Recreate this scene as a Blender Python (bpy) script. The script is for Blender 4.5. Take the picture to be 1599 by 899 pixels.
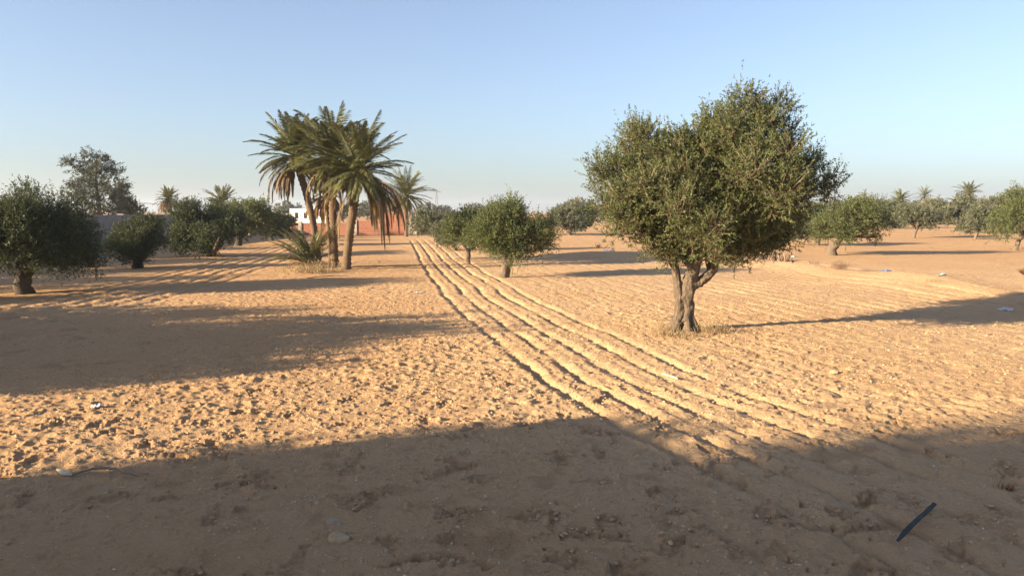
import bpy, math, random
import numpy as np
from mathutils import Vector

# ------------------------------------------------------------------ camera, sky, sun, exposure
for o in list(bpy.data.objects):
    bpy.data.objects.remove(o)
SC = bpy.context.scene
COL = SC.collection
CAM_H, F_PX, HORIZON = 1.8, 1231.0, 330.0
PITCH = math.atan((449.5 - HORIZON) / F_PX)
cam_data = bpy.data.cameras.new('camera')
cam = bpy.data.objects.new('camera', cam_data)
COL.objects.link(cam)
cam.location = (0, 0, CAM_H)
cam.rotation_euler = (math.pi / 2 - PITCH, 0, 0)
cam_data.sensor_width = 36.0
cam_data.lens = 36.0 * F_PX / 1599.0
cam_data.clip_start, cam_data.clip_end = 0.05, 8000.0
SC.camera = cam

SUN_AZ, SUN_EL = math.radians(23.0), math.radians(15.5)      # shadows fall along (cos az, sin az)
world = bpy.data.worlds.new('World')
SC.world = world
world.use_nodes = True
wn = world.node_tree
for n in list(wn.nodes):
    wn.nodes.remove(n)
w_out = wn.nodes.new('ShaderNodeOutputWorld')
w_bg = wn.nodes.new('ShaderNodeBackground')
w_sky = wn.nodes.new('ShaderNodeTexSky')
w_sky.sky_type = 'NISHITA'
w_sky.sun_disc = False
w_sky.sun_elevation = SUN_EL
w_sky.sun_rotation = math.atan2(-math.cos(SUN_AZ), -math.sin(SUN_AZ))
w_sky.altitude = 0.0
w_sky.air_density = 1.0
w_sky.dust_density = 1.1
w_sky.ozone_density = 4.6
w_bg.inputs['Strength'].default_value = 0.072
w_hs = wn.nodes.new('ShaderNodeHueSaturation')
w_hs.inputs['Saturation'].default_value = 0.78
wn.links.new(w_sky.outputs[0], w_hs.inputs['Color'])
w_tint = wn.nodes.new('ShaderNodeMix')
w_tint.data_type, w_tint.blend_type = 'RGBA', 'MULTIPLY'
w_tint.inputs[0].default_value = 1.0
w_tint.inputs[7].default_value = (1.02, 0.985, 0.99, 1)
wn.links.new(w_hs.outputs[0], w_tint.inputs[6])
wn.links.new(w_tint.outputs[2], w_bg.inputs['Color'])
wn.links.new(w_bg.outputs[0], w_out.inputs['Surface'])

sun_data = bpy.data.lights.new('sun', 'SUN')
sun = bpy.data.objects.new('sun', sun_data)
COL.objects.link(sun)
sun_data.energy = 5.0
sun_data.angle = math.radians(0.55)
sun_data.color = (1.0, 0.815, 0.55)
SUN_DIR = Vector((math.cos(SUN_AZ) * math.cos(SUN_EL), math.sin(SUN_AZ) * math.cos(SUN_EL), -math.sin(SUN_EL)))
sun.rotation_euler = SUN_DIR.to_track_quat('-Z', 'Y').to_euler()
sun.location = (-30, -12, 20)

SC.view_settings.view_transform = 'Standard'
SC.view_settings.look = 'None'
SC.view_settings.exposure = 1.74
SC.view_settings.gamma = 1.0
SC.view_settings.use_curve_mapping = False
SC.render.engine = 'CYCLES'
SC.cycles.max_bounces = 6
SC.cycles.transparent_max_bounces = 8
SC.cycles.use_denoising = True

# ------------------------------------------------------------------ helpers
RNG = np.random.default_rng(7)


def gp(px, py, z=0.0):
    """World point on the level z seen in the photograph at (px, py)."""
    xc, yc = (px - 799.5) / F_PX, (449.5 - py) / F_PX
    d = (xc, math.cos(PITCH) + yc * math.sin(PITCH), -math.sin(PITCH) + yc * math.cos(PITCH))
    t = (z - CAM_H) / d[2]
    return Vector((d[0] * t, d[1] * t, z))


def zat(py, Y):
    """Height of something seen at row py that stands at depth Y."""
    yc = (449.5 - py) / F_PX
    return CAM_H + Y * (-math.sin(PITCH) + yc * math.cos(PITCH)) / (math.cos(PITCH) + yc * math.sin(PITCH))


def hsh(ix, iy, seed):
    h = (ix.astype(np.int64) * 374761393 + iy.astype(np.int64) * 668265263 + seed * 974634777) & 0xFFFFFFFF
    h = ((h ^ (h >> 13)) * 1274126177) & 0xFFFFFFFF
    h = ((h ^ (h >> 16)) * 2246822519) & 0xFFFFFFFF
    return ((h ^ (h >> 15)) & 0xFFFFFF).astype(np.float32) / np.float32(0xFFFFFF)


def vn(x, y, scale, seed=0):
    """Smooth value noise, -1..1, wavelength about `scale` metres."""
    x = np.asarray(x, np.float64) / scale + 1000.37 + seed * 3.71
    y = np.asarray(y, np.float64) / scale + 1000.73 - seed * 1.93
    # turn the lattice so that it never lines up with the axes
    c, s = math.cos(0.6 + seed), math.sin(0.6 + seed)
    x, y = c * x - s * y, s * x + c * y
    ix, iy = np.floor(x), np.floor(y)
    fx, fy = (x - ix).astype(np.float32), (y - iy).astype(np.float32)
    ux, uy = fx * fx * (3 - 2 * fx), fy * fy * (3 - 2 * fy)
    ix, iy = ix.astype(np.int64), iy.astype(np.int64)
    a, b = hsh(ix, iy, seed), hsh(ix + 1, iy, seed)
    c_, d = hsh(ix, iy + 1, seed), hsh(ix + 1, iy + 1, seed)
    return ((a + (b - a) * ux) * (1 - uy) + (c_ + (d - c_) * ux) * uy) * 2 - 1


def cells(x, y, scale, seed=0):
    """Distance to the nearest of jittered points (in cells) and that point's random number."""
    x = np.asarray(x, np.float64) / scale + 500.0
    y = np.asarray(y, np.float64) / scale + 500.0
    ix, iy = np.floor(x).astype(np.int64), np.floor(y).astype(np.int64)
    best = np.full(x.shape, 9.0, np.float32)
    rnd = np.zeros(x.shape, np.float32)
    for dx in (-1, 0, 1):
        for dy in (-1, 0, 1):
            jx, jy = ix + dx, iy + dy
            px = jx + hsh(jx, jy, seed + 11)
            py = jy + hsh(jx, jy, seed + 23)
            d = np.sqrt((px - x) ** 2 + (py - y) ** 2).astype(np.float32)
            m = d < best
            best = np.where(m, d, best)
            rnd = np.where(m, hsh(jx, jy, seed + 37), rnd)
    return best, rnd


def sstep(a, b, x):
    t = np.clip((x - a) / (b - a), 0, 1)
    return t * t * (3 - 2 * t)


def mesh_np(name, verts, faces, smooth=False, attrs=None):
    """verts (n,3); faces: list of (m,k) int arrays."""
    if not isinstance(faces, (list, tuple)):
        faces = [faces]
    faces = [np.asarray(f, np.int32) for f in faces if len(f)]
    me = bpy.data.meshes.new(name)
    verts = np.ascontiguousarray(verts, np.float32)
    me.vertices.add(len(verts))
    me.vertices.foreach_set('co', verts.ravel())
    idx = np.concatenate([f.ravel() for f in faces])
    cnt = np.concatenate([np.full(len(f), f.shape[1], np.int32) for f in faces])
    me.loops.add(len(idx))
    me.loops.foreach_set('vertex_index', idx)
    me.polygons.add(len(cnt))
    starts = np.concatenate([[0], np.cumsum(cnt)[:-1]]).astype(np.int32)
    me.polygons.foreach_set('loop_start', starts)
    me.polygons.foreach_set('use_smooth', np.full(len(cnt), bool(smooth)))
    for k, (dom, arr) in (attrs or {}).items():
        at = me.attributes.new(k, 'FLOAT', dom)
        at.data.foreach_set('value', np.ascontiguousarray(arr, np.float32))
    me.update(calc_edges=True)
    return me


class MB:
    """Collects pieces of one mesh."""

    def __init__(self):
        self.v, self.f, self.n, self.t = [], {}, 0, {}

    def add(self, v, f, tint=None):
        v = np.asarray(v, np.float32)
        f = np.asarray(f, np.int32)
        k = f.shape[1]
        self.f.setdefault(k, []).append(f + self.n)
        self.t.setdefault(k, []).append(np.full(len(f), 0.5, np.float32) if tint is None else np.broadcast_to(np.asarray(tint, np.float32), (len(f),)))
        self.v.append(v)
        self.n += len(v)

    def box(self, x0, x1, y0, y1, z0, z1):
        v = [(x, y, z) for x in (x0, x1) for y in (y0, y1) for z in (z0, z1)]
        self.add(v, [(0, 1, 3, 2), (4, 6, 7, 5), (0, 4, 5, 1), (2, 3, 7, 6), (0, 2, 6, 4), (1, 5, 7, 3)])

    def tube(self, pts, rad, seg=8, rough=0.0, seed=0, cap=True):
        pts = np.asarray(pts, np.float64)
        n = len(pts)
        rad = np.broadcast_to(np.asarray(rad, np.float64), (n,))
        tan = np.gradient(pts, axis=0)
        tan /= np.linalg.norm(tan, axis=1, keepdims=True) + 1e-9
        ref = np.array([0.31, 0.94, 0.12]) if abs(tan[0][1]) < 0.9 else np.array([0.95, 0.1, 0.3])
        u = np.cross(tan, ref)
        u /= np.linalg.norm(u, axis=1, keepdims=True) + 1e-9
        w = np.cross(tan, u)
        a = np.linspace(0, 2 * np.pi, seg, endpoint=False)
        rr = np.repeat(rad[:, None], seg, 1)
        if rough:
            k = np.arange(n)[:, None] * 0.35
            rr = rr * (1 + rough * (0.6 * vn(np.cos(a)[None] * 1.7 + k * 0.4, np.sin(a)[None] * 1.7 + k, 1.0, seed) + 0.4 * vn(np.cos(a)[None] * 4 + k, np.sin(a)[None] * 4 - k, 1.0, seed + 5)))
        ring = pts[:, None] + rr[..., None] * (np.cos(a)[None, :, None] * u[:, None] + np.sin(a)[None, :, None] * w[:, None])
        i = np.arange(n - 1)[:, None] * seg
        j = np.arange(seg)[None]
        j2 = (j + 1) % seg
        f = np.stack([i + j, i + j2, i + seg + j2, i + seg + j], -1).reshape(-1, 4)
        v = ring.reshape(-1, 3)
        if cap:
            v = np.concatenate([v, pts[:1], pts[-1:]])
            c0, c1 = n * seg, n * seg + 1
            jj = np.arange(seg)
            j3 = (jj + 1) % seg
            t0 = np.stack([np.full(seg, c0), j3, jj], -1)
            t1 = np.stack([np.full(seg, c1), (n - 1) * seg + jj, (n - 1) * seg + j3], -1)
            self.add(v, f)
            base = self.n - len(v)
            self.f.setdefault(3, []).append(np.concatenate([t0, t1]).astype(np.int32) + base)
            self.t.setdefault(3, []).append(np.full(2 * seg, 0.5, np.float32))
        else:
            self.add(v, f)

    def blades(self, base, d, nrm, length, width, tint, mid=0.5, bend=0.0):
        """Leaf-shaped quads: base points, directions, face normals."""
        base = np.asarray(base, np.float64)
        n = len(base)
        if n == 0:
            return
        d = d / (np.linalg.norm(d, axis=1, keepdims=True) + 1e-9)
        s = np.cross(d, nrm)
        s /= np.linalg.norm(s, axis=1, keepdims=True) + 1e-9
        length = np.broadcast_to(length, (n,))[:, None]
        width = np.broadcast_to(width, (n,))[:, None]
        m = base + d * length * mid
        tip = base + d * length
        if bend:
            tip = tip - np.array([0, 0, 1.0]) * length * bend
        v = np.stack([base, m + s * width * .5, tip, m - s * width * .5], 1).reshape(-1, 3)
        f = np.arange(4 * n).reshape(n, 4)
        self.add(v, f, tint)

    def build(self, name, mat, parent=None, smooth=False):
        ks = sorted(self.f)
        me = mesh_np(name, np.concatenate(self.v), [np.concatenate(self.f[k]) for k in ks], smooth,
                     {'tint': ('FACE', np.concatenate([np.concatenate(self.t[k]) for k in ks]))})
        me.materials.append(mat)
        o = bpy.data.objects.new(name, me)
        COL.objects.link(o)
        if parent is not None:
            o.parent = parent
        return o


def tag(o, label=None, cat=None, group=None, kind=None):
    if label: o['label'] = label
    if cat: o['category'] = cat
    if group: o['group'] = group
    if kind: o['kind'] = kind
    return o


def empty(name, loc, label, cat, group=None, rz=0.0):
    o = bpy.data.objects.new(name, None)
    COL.objects.link(o)
    o.location = loc
    o.rotation_euler = (0, 0, rz)
    o.empty_display_size = 0.2
    return tag(o, label, cat, group)


def rand_unit(n, rng):
    v = rng.normal(size=(n, 3))
    return v / np.linalg.norm(v, axis=1, keepdims=True)


# ------------------------------------------------------------------ materials
def new_mat(name):
    m = bpy.data.materials.new(name)
    m.use_nodes = True
    nt = m.node_tree
    b = nt.nodes['Principled BSDF']
    b.inputs['Roughness'].default_value = 0.9
    if 'Specular IOR Level' in b.inputs:
        b.inputs['Specular IOR Level'].default_value = 0.2
    return m, nt, b


def N(nt, kind, **kw):
    n = nt.nodes.new(kind)
    for k, v in kw.items():
        setattr(n, k, v)
    return n


def ramp(nt, fac, stops):
    r = N(nt, 'ShaderNodeValToRGB')
    e = r.color_ramp.elements
    while len(e) < len(stops):
        e.new(0.5)
    for el, (p, c) in zip(e, stops):
        el.position = p
        el.color = (*c, 1)
    nt.links.new(fac, r.inputs[0])
    return r.outputs[0]


def noise(nt, vec, scale, detail=5, rough=0.6):
    n = N(nt, 'ShaderNodeTexNoise')
    n.inputs['Scale'].default_value = scale
    n.inputs['Detail'].default_value = detail
    n.inputs['Roughness'].default_value = rough
    if vec is not None:
        nt.links.new(vec, n.inputs['Vector'])
    return n.outputs['Fac']


def mix(nt, fac, a, b, blend='MIX'):
    m = N(nt, 'ShaderNodeMix', data_type='RGBA', blend_type=blend)
    for s, v in ((m.inputs[0], fac), (m.inputs[6], a), (m.inputs[7], b)):
        if isinstance(v, (int, float)):
            s.default_value = v
        elif isinstance(v, tuple):
            s.default_value = (*v, 1)
        else:
            nt.links.new(v, s)
    return m.outputs[2]


def bump(nt, b, fac, strength, dist):
    bp = N(nt, 'ShaderNodeBump')
    bp.inputs['Strength'].default_value = strength
    bp.inputs['Distance'].default_value = dist
    nt.links.new(fac, bp.inputs['Height'])
    nt.links.new(bp.outputs[0], b.inputs['Normal'])


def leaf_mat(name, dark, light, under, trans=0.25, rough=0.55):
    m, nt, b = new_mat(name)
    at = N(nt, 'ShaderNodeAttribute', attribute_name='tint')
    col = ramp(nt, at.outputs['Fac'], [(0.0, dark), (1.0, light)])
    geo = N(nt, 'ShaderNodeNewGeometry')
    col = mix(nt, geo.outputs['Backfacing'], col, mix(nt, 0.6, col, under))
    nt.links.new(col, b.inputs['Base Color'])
    b.inputs['Roughness'].default_value = rough
    b.inputs['Specular IOR Level'].default_value = 0.25
    tr = N(nt, 'ShaderNodeBsdfTranslucent')
    nt.links.new(mix(nt, 1.0, col, (1.0, 1.0, 0.55), 'MULTIPLY'), tr.inputs['Color'])
    ms = N(nt, 'ShaderNodeMixShader')
    ms.inputs[0].default_value = trans
    nt.links.new(b.outputs[0], ms.inputs[1])
    nt.links.new(tr.outputs[0], ms.inputs[2])
    nt.links.new(ms.outputs[0], nt.nodes['Material Output'].inputs['Surface'])
    return m


def bark_mat(name, c0, c1, scale, dist=0.02, stretch=0.25):
    m, nt, b = new_mat(name)
    tc = N(nt, 'ShaderNodeTexCoord')
    mp = N(nt, 'ShaderNodeMapping')
    mp.inputs['Scale'].default_value = (1, 1, stretch)
    nt.links.new(tc.outputs['Object'], mp.inputs['Vector'])
    f1 = noise(nt, mp.outputs[0], scale, 8, 0.7)
    f2 = noise(nt, tc.outputs['Object'], scale * 0.25, 3)
    col = ramp(nt, f1, [(0.3, c0), (0.7, c1)])
    col = mix(nt, f2, col, mix(nt, 0.5, col, c0))
    nt.links.new(col, b.inputs['Base Color'])
    bump(nt, b, f1, 1.0, dist)
    return m


def plain_mat(name, c0, c1, scale=8.0, rough=0.9, bd=0.004):
    m, nt, b = new_mat(name)
    tc = N(nt, 'ShaderNodeTexCoord')
    f = noise(nt, tc.outputs['Object'], scale, 6, 0.65)
    nt.links.new(ramp(nt, f, [(0.3, c0), (0.7, c1)]), b.inputs['Base Color'])
    b.inputs['Roughness'].default_value = rough
    bump(nt, b, f, 0.6, bd)
    return m


def soil_mat():
    m, nt, b = new_mat('sandy_soil')
    geo = N(nt, 'ShaderNodeNewGeometry')
    pos = geo.outputs['Position']
    zone = N(nt, 'ShaderNodeAttribute', attribute_name='zone').outputs['Fac']
    crumb = N(nt, 'ShaderNodeAttribute', attribute_name='crumb').outputs['Fac']
    f_big = noise(nt, pos, 0.35, 4, 0.6)
    f_mid = noise(nt, pos, 3.5, 6, 0.65)
    f_fine = noise(nt, pos, 60.0, 6, 0.75)
    pale = mix(nt, f_mid, (0.56, 0.365, 0.200), (0.64, 0.430, 0.250))
    red = mix(nt, f_mid, (0.48, 0.265, 0.124), (0.56, 0.330, 0.164))
    col = mix(nt, zone, red, pale)
    col = mix(nt, ramp(nt, f_big, [(0.35, (0, 0, 0)), (0.65, (0.35, 0.35, 0.35))]), col, mix(nt, 0.5, red, pale))
    damp = mix(nt, 0.5, col, (0.22, 0.105, 0.048))
    col = mix(nt, crumb, col, damp)
    col = mix(nt, ramp(nt, f_fine, [(0.3, (0, 0, 0)), (0.75, (0.45, 0.45, 0.45))]), col, mix(nt, 1.0, col, (0.78, 0.74, 0.70), 'MULTIPLY'))
    nt.links.new(col, b.inputs['Base Color'])
    b.inputs['Roughness'].default_value = 1.0
    b.inputs['Specular IOR Level'].default_value = 0.05
    f_b = noise(nt, pos, 38.0, 8, 0.75)
    f_c = noise(nt, pos, 11.0, 6, 0.7)
    mh = N(nt, 'ShaderNodeMath', operation='MULTIPLY_ADD')
    nt.links.new(f_c, mh.inputs[0])
    mh.inputs[1].default_value = 1.6
    nt.links.new(f_b, mh.inputs[2])
    bump(nt, b, mh.outputs[0], 1.0, 0.026)
    return m


def brick_mat():
    m, nt, b = new_mat('red_hollow_brick')
    tc = N(nt, 'ShaderNodeTexCoord')
    mp = N(nt, 'ShaderNodeMapping')
    mp.inputs['Rotation'].default_value = (math.pi / 2, 0, 0)
    nt.links.new(tc.outputs['Object'], mp.inputs['Vector'])
    br = N(nt, 'ShaderNodeTexBrick')
    br.inputs['Scale'].default_value = 1.0
    br.inputs['Brick Width'].default_value = 0.32
    br.inputs['Row Height'].default_value = 0.21
    br.inputs['Mortar Size'].default_value = 0.018
    br.inputs['Color1'].default_value = (0.29, 0.105, 0.062, 1)
    br.inputs['Color2'].default_value = (0.35, 0.130, 0.078, 1)
    br.inputs['Mortar'].default_value = (0.30, 0.19, 0.14, 1)
    nt.links.new(mp.outputs[0], br.inputs['Vector'])
    f = noise(nt, tc.outputs['Object'], 1.2, 5)
    col = mix(nt, ramp(nt, f, [(0.4, (0, 0, 0)), (0.7, (0.5, 0.5, 0.5))]), br.outputs['Color'], (0.31, 0.15, 0.095))
    nt.links.new(col, b.inputs['Base Color'])
    bump(nt, b, br.outputs['Fac'], -0.6, 0.02)
    return m


M_SOIL = soil_mat()
M_OLIVE = leaf_mat('olive_leaves', (0.042, 0.058, 0.018), (0.160, 0.176, 0.056), (0.17, 0.19, 0.10), .3)
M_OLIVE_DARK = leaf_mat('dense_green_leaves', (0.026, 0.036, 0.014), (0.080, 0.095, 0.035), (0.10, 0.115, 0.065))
M_OLIVE_FRESH = leaf_mat('fresh_green_leaves', (0.048, 0.066, 0.020), (0.128, 0.142, 0.044), (0.17, 0.18, 0.09))
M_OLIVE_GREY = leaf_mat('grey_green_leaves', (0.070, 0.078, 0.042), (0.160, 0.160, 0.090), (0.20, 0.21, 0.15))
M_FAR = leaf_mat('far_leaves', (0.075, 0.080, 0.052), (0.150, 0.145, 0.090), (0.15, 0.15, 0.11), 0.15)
M_CASU = leaf_mat('needle_sprays', (0.036, 0.046, 0.030), (0.085, 0.098, 0.062), (0.14, 0.13, 0.09), 0.15)
M_PALM = leaf_mat('palm_leaflets', (0.058, 0.080, 0.036), (0.230, 0.215, 0.085), (0.19, 0.19, 0.11), 0.2, 0.5)
M_DEADPALM = leaf_mat('dead_palm_leaflets', (0.15, 0.105, 0.062), (0.30, 0.205, 0.115), (0.24, 0.17, 0.10), 0.15, 0.8)
M_DRY = leaf_mat('dry_stems', (0.22, 0.155, 0.085), (0.42, 0.31, 0.17), (0.36, 0.26, 0.15), 0.15, 0.9)
M_STALK = leaf_mat('old_cactus_stalks', (0.16, 0.095, 0.065), (0.40, 0.29, 0.20), (0.2, 0.14, 0.10), 0.05, 0.9)
M_REDPLANT = leaf_mat('reddish_blades', (0.14, 0.055, 0.028), (0.26, 0.12, 0.055), (0.20, 0.10, 0.05), 0.15, 0.8)
M_BARK = bark_mat('olive_bark', (0.075, 0.055, 0.040), (0.30, 0.225, 0.160), 22.0, 0.05)
M_BARK_DARK = bark_mat('shade_darkened_bark', (0.045, 0.035, 0.027), (0.14, 0.11, 0.085), 12.0, 0.03)  # bark colour darkened to carry the shade the left trunks stand in
M_PBARK = bark_mat('palm_bark', (0.075, 0.048, 0.029), (0.27, 0.185, 0.112), 22.0, 0.03, 1.6)
M_BRICK = brick_mat()
M_CEMENT = plain_mat('cement_render', (0.36, 0.30, 0.235), (0.48, 0.41, 0.33), 2.0)
M_GREYWALL = plain_mat('grey_block_wall', (0.20, 0.175, 0.150), (0.29, 0.255, 0.220), 1.5)
M_WHITE = plain_mat('whitewash', (0.72, 0.70, 0.67), (0.80, 0.79, 0.76), 1.2)
M_TERRA = plain_mat('terracotta', (0.24, 0.11, 0.07), (0.34, 0.17, 0.10), 4.0)
M_SLAB = plain_mat('roof_slab_concrete', (0.12, 0.115, 0.11), (0.20, 0.19, 0.18), 3.0)
M_DARK = plain_mat('dark_opening', (0.02, 0.02, 0.022), (0.035, 0.034, 0.034), 3.0)
M_POLE = plain_mat('weathered_pole', (0.16, 0.15, 0.145), (0.24, 0.23, 0.22), 6.0)
M_STONE = plain_mat('limestone', (0.26, 0.185, 0.12), (0.44, 0.34, 0.24), 14.0, 0.95, 0.01)
M_CLOD = plain_mat('dry_clod', (0.34, 0.22, 0.12), (0.50, 0.35, 0.21), 18.0, 1.0, 0.01)
M_WSTONE = plain_mat('white_pebble', (0.50, 0.46, 0.40), (0.66, 0.62, 0.56), 20.0)
M_STRIP = plain_mat('dark_plastic', (0.034, 0.032, 0.030), (0.070, 0.064, 0.058), 18.0, 0.6, 0.001)
M_STRIP.node_tree.nodes['Principled BSDF'].inputs['Specular IOR Level'].default_value = 0.05
M_WBAG = plain_mat('white_plastic', (0.42, 0.42, 0.41), (0.62, 0.62, 0.61), 10.0, 0.4)
M_BLUEBAG = plain_mat('blue_plastic', (0.08, 0.13, 0.26), (0.18, 0.25, 0.40), 10.0, 0.4)
M_TEALBAG = plain_mat('pale_teal_plastic', (0.16, 0.26, 0.27), (0.30, 0.40, 0.40), 10.0, 0.4)
M_BRANCH = bark_mat('dry_branch_bark', (0.17, 0.125, 0.085), (0.34, 0.26, 0.18), 30.0, 0.01)
M_HUSK = plain_mat('pale_husk', (0.50, 0.40, 0.27), (0.66, 0.55, 0.40), 25.0)

# ------------------------------------------------------------------ ground
LINE = [(612, 362), (628, 366), (641, 375), (655, 400), (672, 430), (700, 465), (735, 495), (780, 530), (835, 582), (900, 625), (940, 650),
        (1000, 684), (1120, 745), (1200, 780), (1350, 862)]
_lp = [gp(*p) for p in LINE]
_ly = np.array([p.y for p in _lp][::-1])
_lx = np.array([p.x for p in _lp][::-1])
_gy = np.geomspace(2.0, 80.0, 800)
_gx = np.interp(_gy, _ly, _lx)
_gx[_gy < _ly[0]] = _lx[0] + (_gy[_gy < _ly[0]] - _ly[0]) * (_lx[1] - _lx[0]) / (_ly[1] - _ly[0])
_k = np.exp(-np.linspace(-2, 2, 61) ** 2)
_k /= _k.sum()
_gx = np.convolve(np.pad(_gx, 30, mode='edge'), _k, mode='valid')
_gs = np.gradient(_gx, _gy)
BERM = [gp(*p) for p in ((820, 397), (880, 402), (960, 403), (1060, 404), (1180, 412), (1300, 428), (1400, 440), (1500, 453), (1640, 474))]
BERM = sorted([(p.x, p.y) for p in BERM])
_bx = np.array([p[0] for p in BERM])
_by = np.array([p[1] for p in BERM])
PITCH_FURROW = 0.42


def track_u(x, y):
    yy = np.clip(y, 2.0, 80.0)
    return (x - np.interp(yy, _gy, _gx)) / np.sqrt(1 + np.interp(yy, _gy, _gs) ** 2)


def berm_d(x, y):
    """Signed distance-like offset from the crest of the low bank (positive beyond it)."""
    yb = np.interp(x, _bx, _by)
    sl = np.interp(x, 0.5 * (_bx[1:] + _bx[:-1]), np.diff(_by) / np.diff(_bx))
    return (y - yb) / np.sqrt(1 + sl ** 2)


def height(x, y, step=None, prints=True):
    x = np.asarray(x, np.float64)
    y = np.asarray(y, np.float64)
    r = np.sqrt(x * x + y * y)
    if step is None:
        step = np.full(x.shape, 0.01)
    fade = sstep(140.0, 60.0, r)

    def oct_(scale, seed):
        return vn(x, y, scale, seed) * sstep(scale * 0.5, scale * 0.2, step)
    h = 0.05 * vn(x, y, 9.0, 1) + 0.025 * vn(x, y, 3.3, 2)
    # low bank between the furrowed strip and the red field
    bd = berm_d(x, y)
    on = sstep(0.5, 2.0, x) * sstep(60, 40, y)
    bw = np.where(bd < 0, 1.0, 0.75)
    h = h + on * (0.19 + 0.09 * vn(x, y, 2.2, 3)) * np.exp(-(bd / bw) ** 2)
    beyond = on * sstep(-0.3, 0.6, bd)
    # furrows of the cultivator
    u = track_u(x, y)
    uj = u + 0.035 * oct_(0.9, 4) + 0.024 * oct_(0.25, 5) + 0.016 * oct_(0.09, 8)
    ph = uj / PITCH_FURROW
    t = ph - np.round(ph)
    prof = -np.exp(-(t / 0.13) ** 2) + 0.18 * np.exp(-((np.abs(t) - 0.33) / 0.11) ** 2)
    lane = np.floor(uj / PITCH_FURROW + 0.5)
    lane_w = 0.75 + 0.5 * hsh(lane.astype(np.int64), np.zeros(lane.shape, np.int64), 3)
    w = sstep(-0.3, -0.12, u) * sstep(2.05, 1.75, u)
    w = w + 0.22 * sstep(2.0, 2.3, u) * sstep(4.2, 3.6, u)
    w = w + (0.16 + 0.34 * sstep(10, 15, y)) * np.clip(0.8 + 0.9 * vn(x, y, 1.6, 15), 0, 1.4) * sstep(3.6, 4.4, u) * sstep(16, 12, u) * (1 - 0.8 * sstep(-1.0, 0.0, bd) * on)
    w = w * sstep(54, 44, y) * (1 - beyond)
    amp = 0.037 * np.clip(0.78 + 0.45 * oct_(0.7, 6) + 0.40 * oct_(0.22, 7), 0.25, 1.5) * lane_w
    # second strip of furrows along the left row of trees
    ul = x + 8.6 + np.where(y > 20, (y - 20) * 0.13, 0.0) + 0.05 * oct_(0.9, 14)
    pl = ul / 0.45
    tl = pl - np.round(pl)
    wl = sstep(-1.6, -1.2, ul) * sstep(1.6, 1.2, ul) * sstep(10, 13, y) * sstep(60, 50, y)
    profl = -np.exp(-(tl / 0.2) ** 2) + 0.45 * np.exp(-((np.abs(tl) - 0.36) / 0.12) ** 2)
    h = h + (amp * prof * w + 0.024 * profl * wl) * fade
    # clods and crumbs
    left = sstep(0.2, -0.4, u)
    gap = sstep(1.9, 2.4, u) * sstep(4.4, 3.6, u)
    near = sstep(7.5, 5.5, y + 0.45 * (0 - x) * 0.0)
    ck = (0.52 + 0.26 * left + 0.30 * gap) * (1 - 0.25 * near) * (1 - 0.35 * beyond)
    c1 = np.maximum(oct_(0.42, 21), -0.2)
    c2 = 1 - np.abs(oct_(0.20, 22)) * 2
    patch = np.clip(0.62 + 0.55 * vn(x, y, 1.7, 28) + 0.45 * vn(x, y, 0.6, 29), 0.12, 1.4)
    h = h + ck * patch * (0.016 * c1 + 0.007 * c2 + 0.011 * oct_(0.11, 23) + 0.014 * oct_(0.055, 24) + 0.008 * oct_(0.027, 25)) * sstep(110, 60, r)
    d, rn = cells(x, y, 0.16, 50)
    h = h + ck * np.where(rn > 0.62, 0.030 * (rn - 0.3), 0.0) * np.clip(1 - (d / 0.42) ** 2, 0, 1) ** 1.0 * sstep(0.1, 0.04, step)
    d, rn = cells(x + 0.03 * vn(x, y, .05, 71), y + 0.03 * vn(x, y, .05, 72), 0.075, 55)
    h = h + (0.5 + 0.5 * ck) * np.where(rn > 0.55, 0.026 * (rn - 0.3), 0.0) * np.sqrt(np.clip(1 - (d / 0.40) ** 2, 0, 1)) * sstep(0.05, 0.02, step)
    d, rn = cells(x, y, 0.37, 60)
    h = h - (0.4 + 0.6 * ck) * np.where(rn > 0.62, 0.042 * (rn - 0.2), 0.0) * np.exp(-(d / 0.18) ** 2) * sstep(0.16, 0.06, step)
    return h


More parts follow.
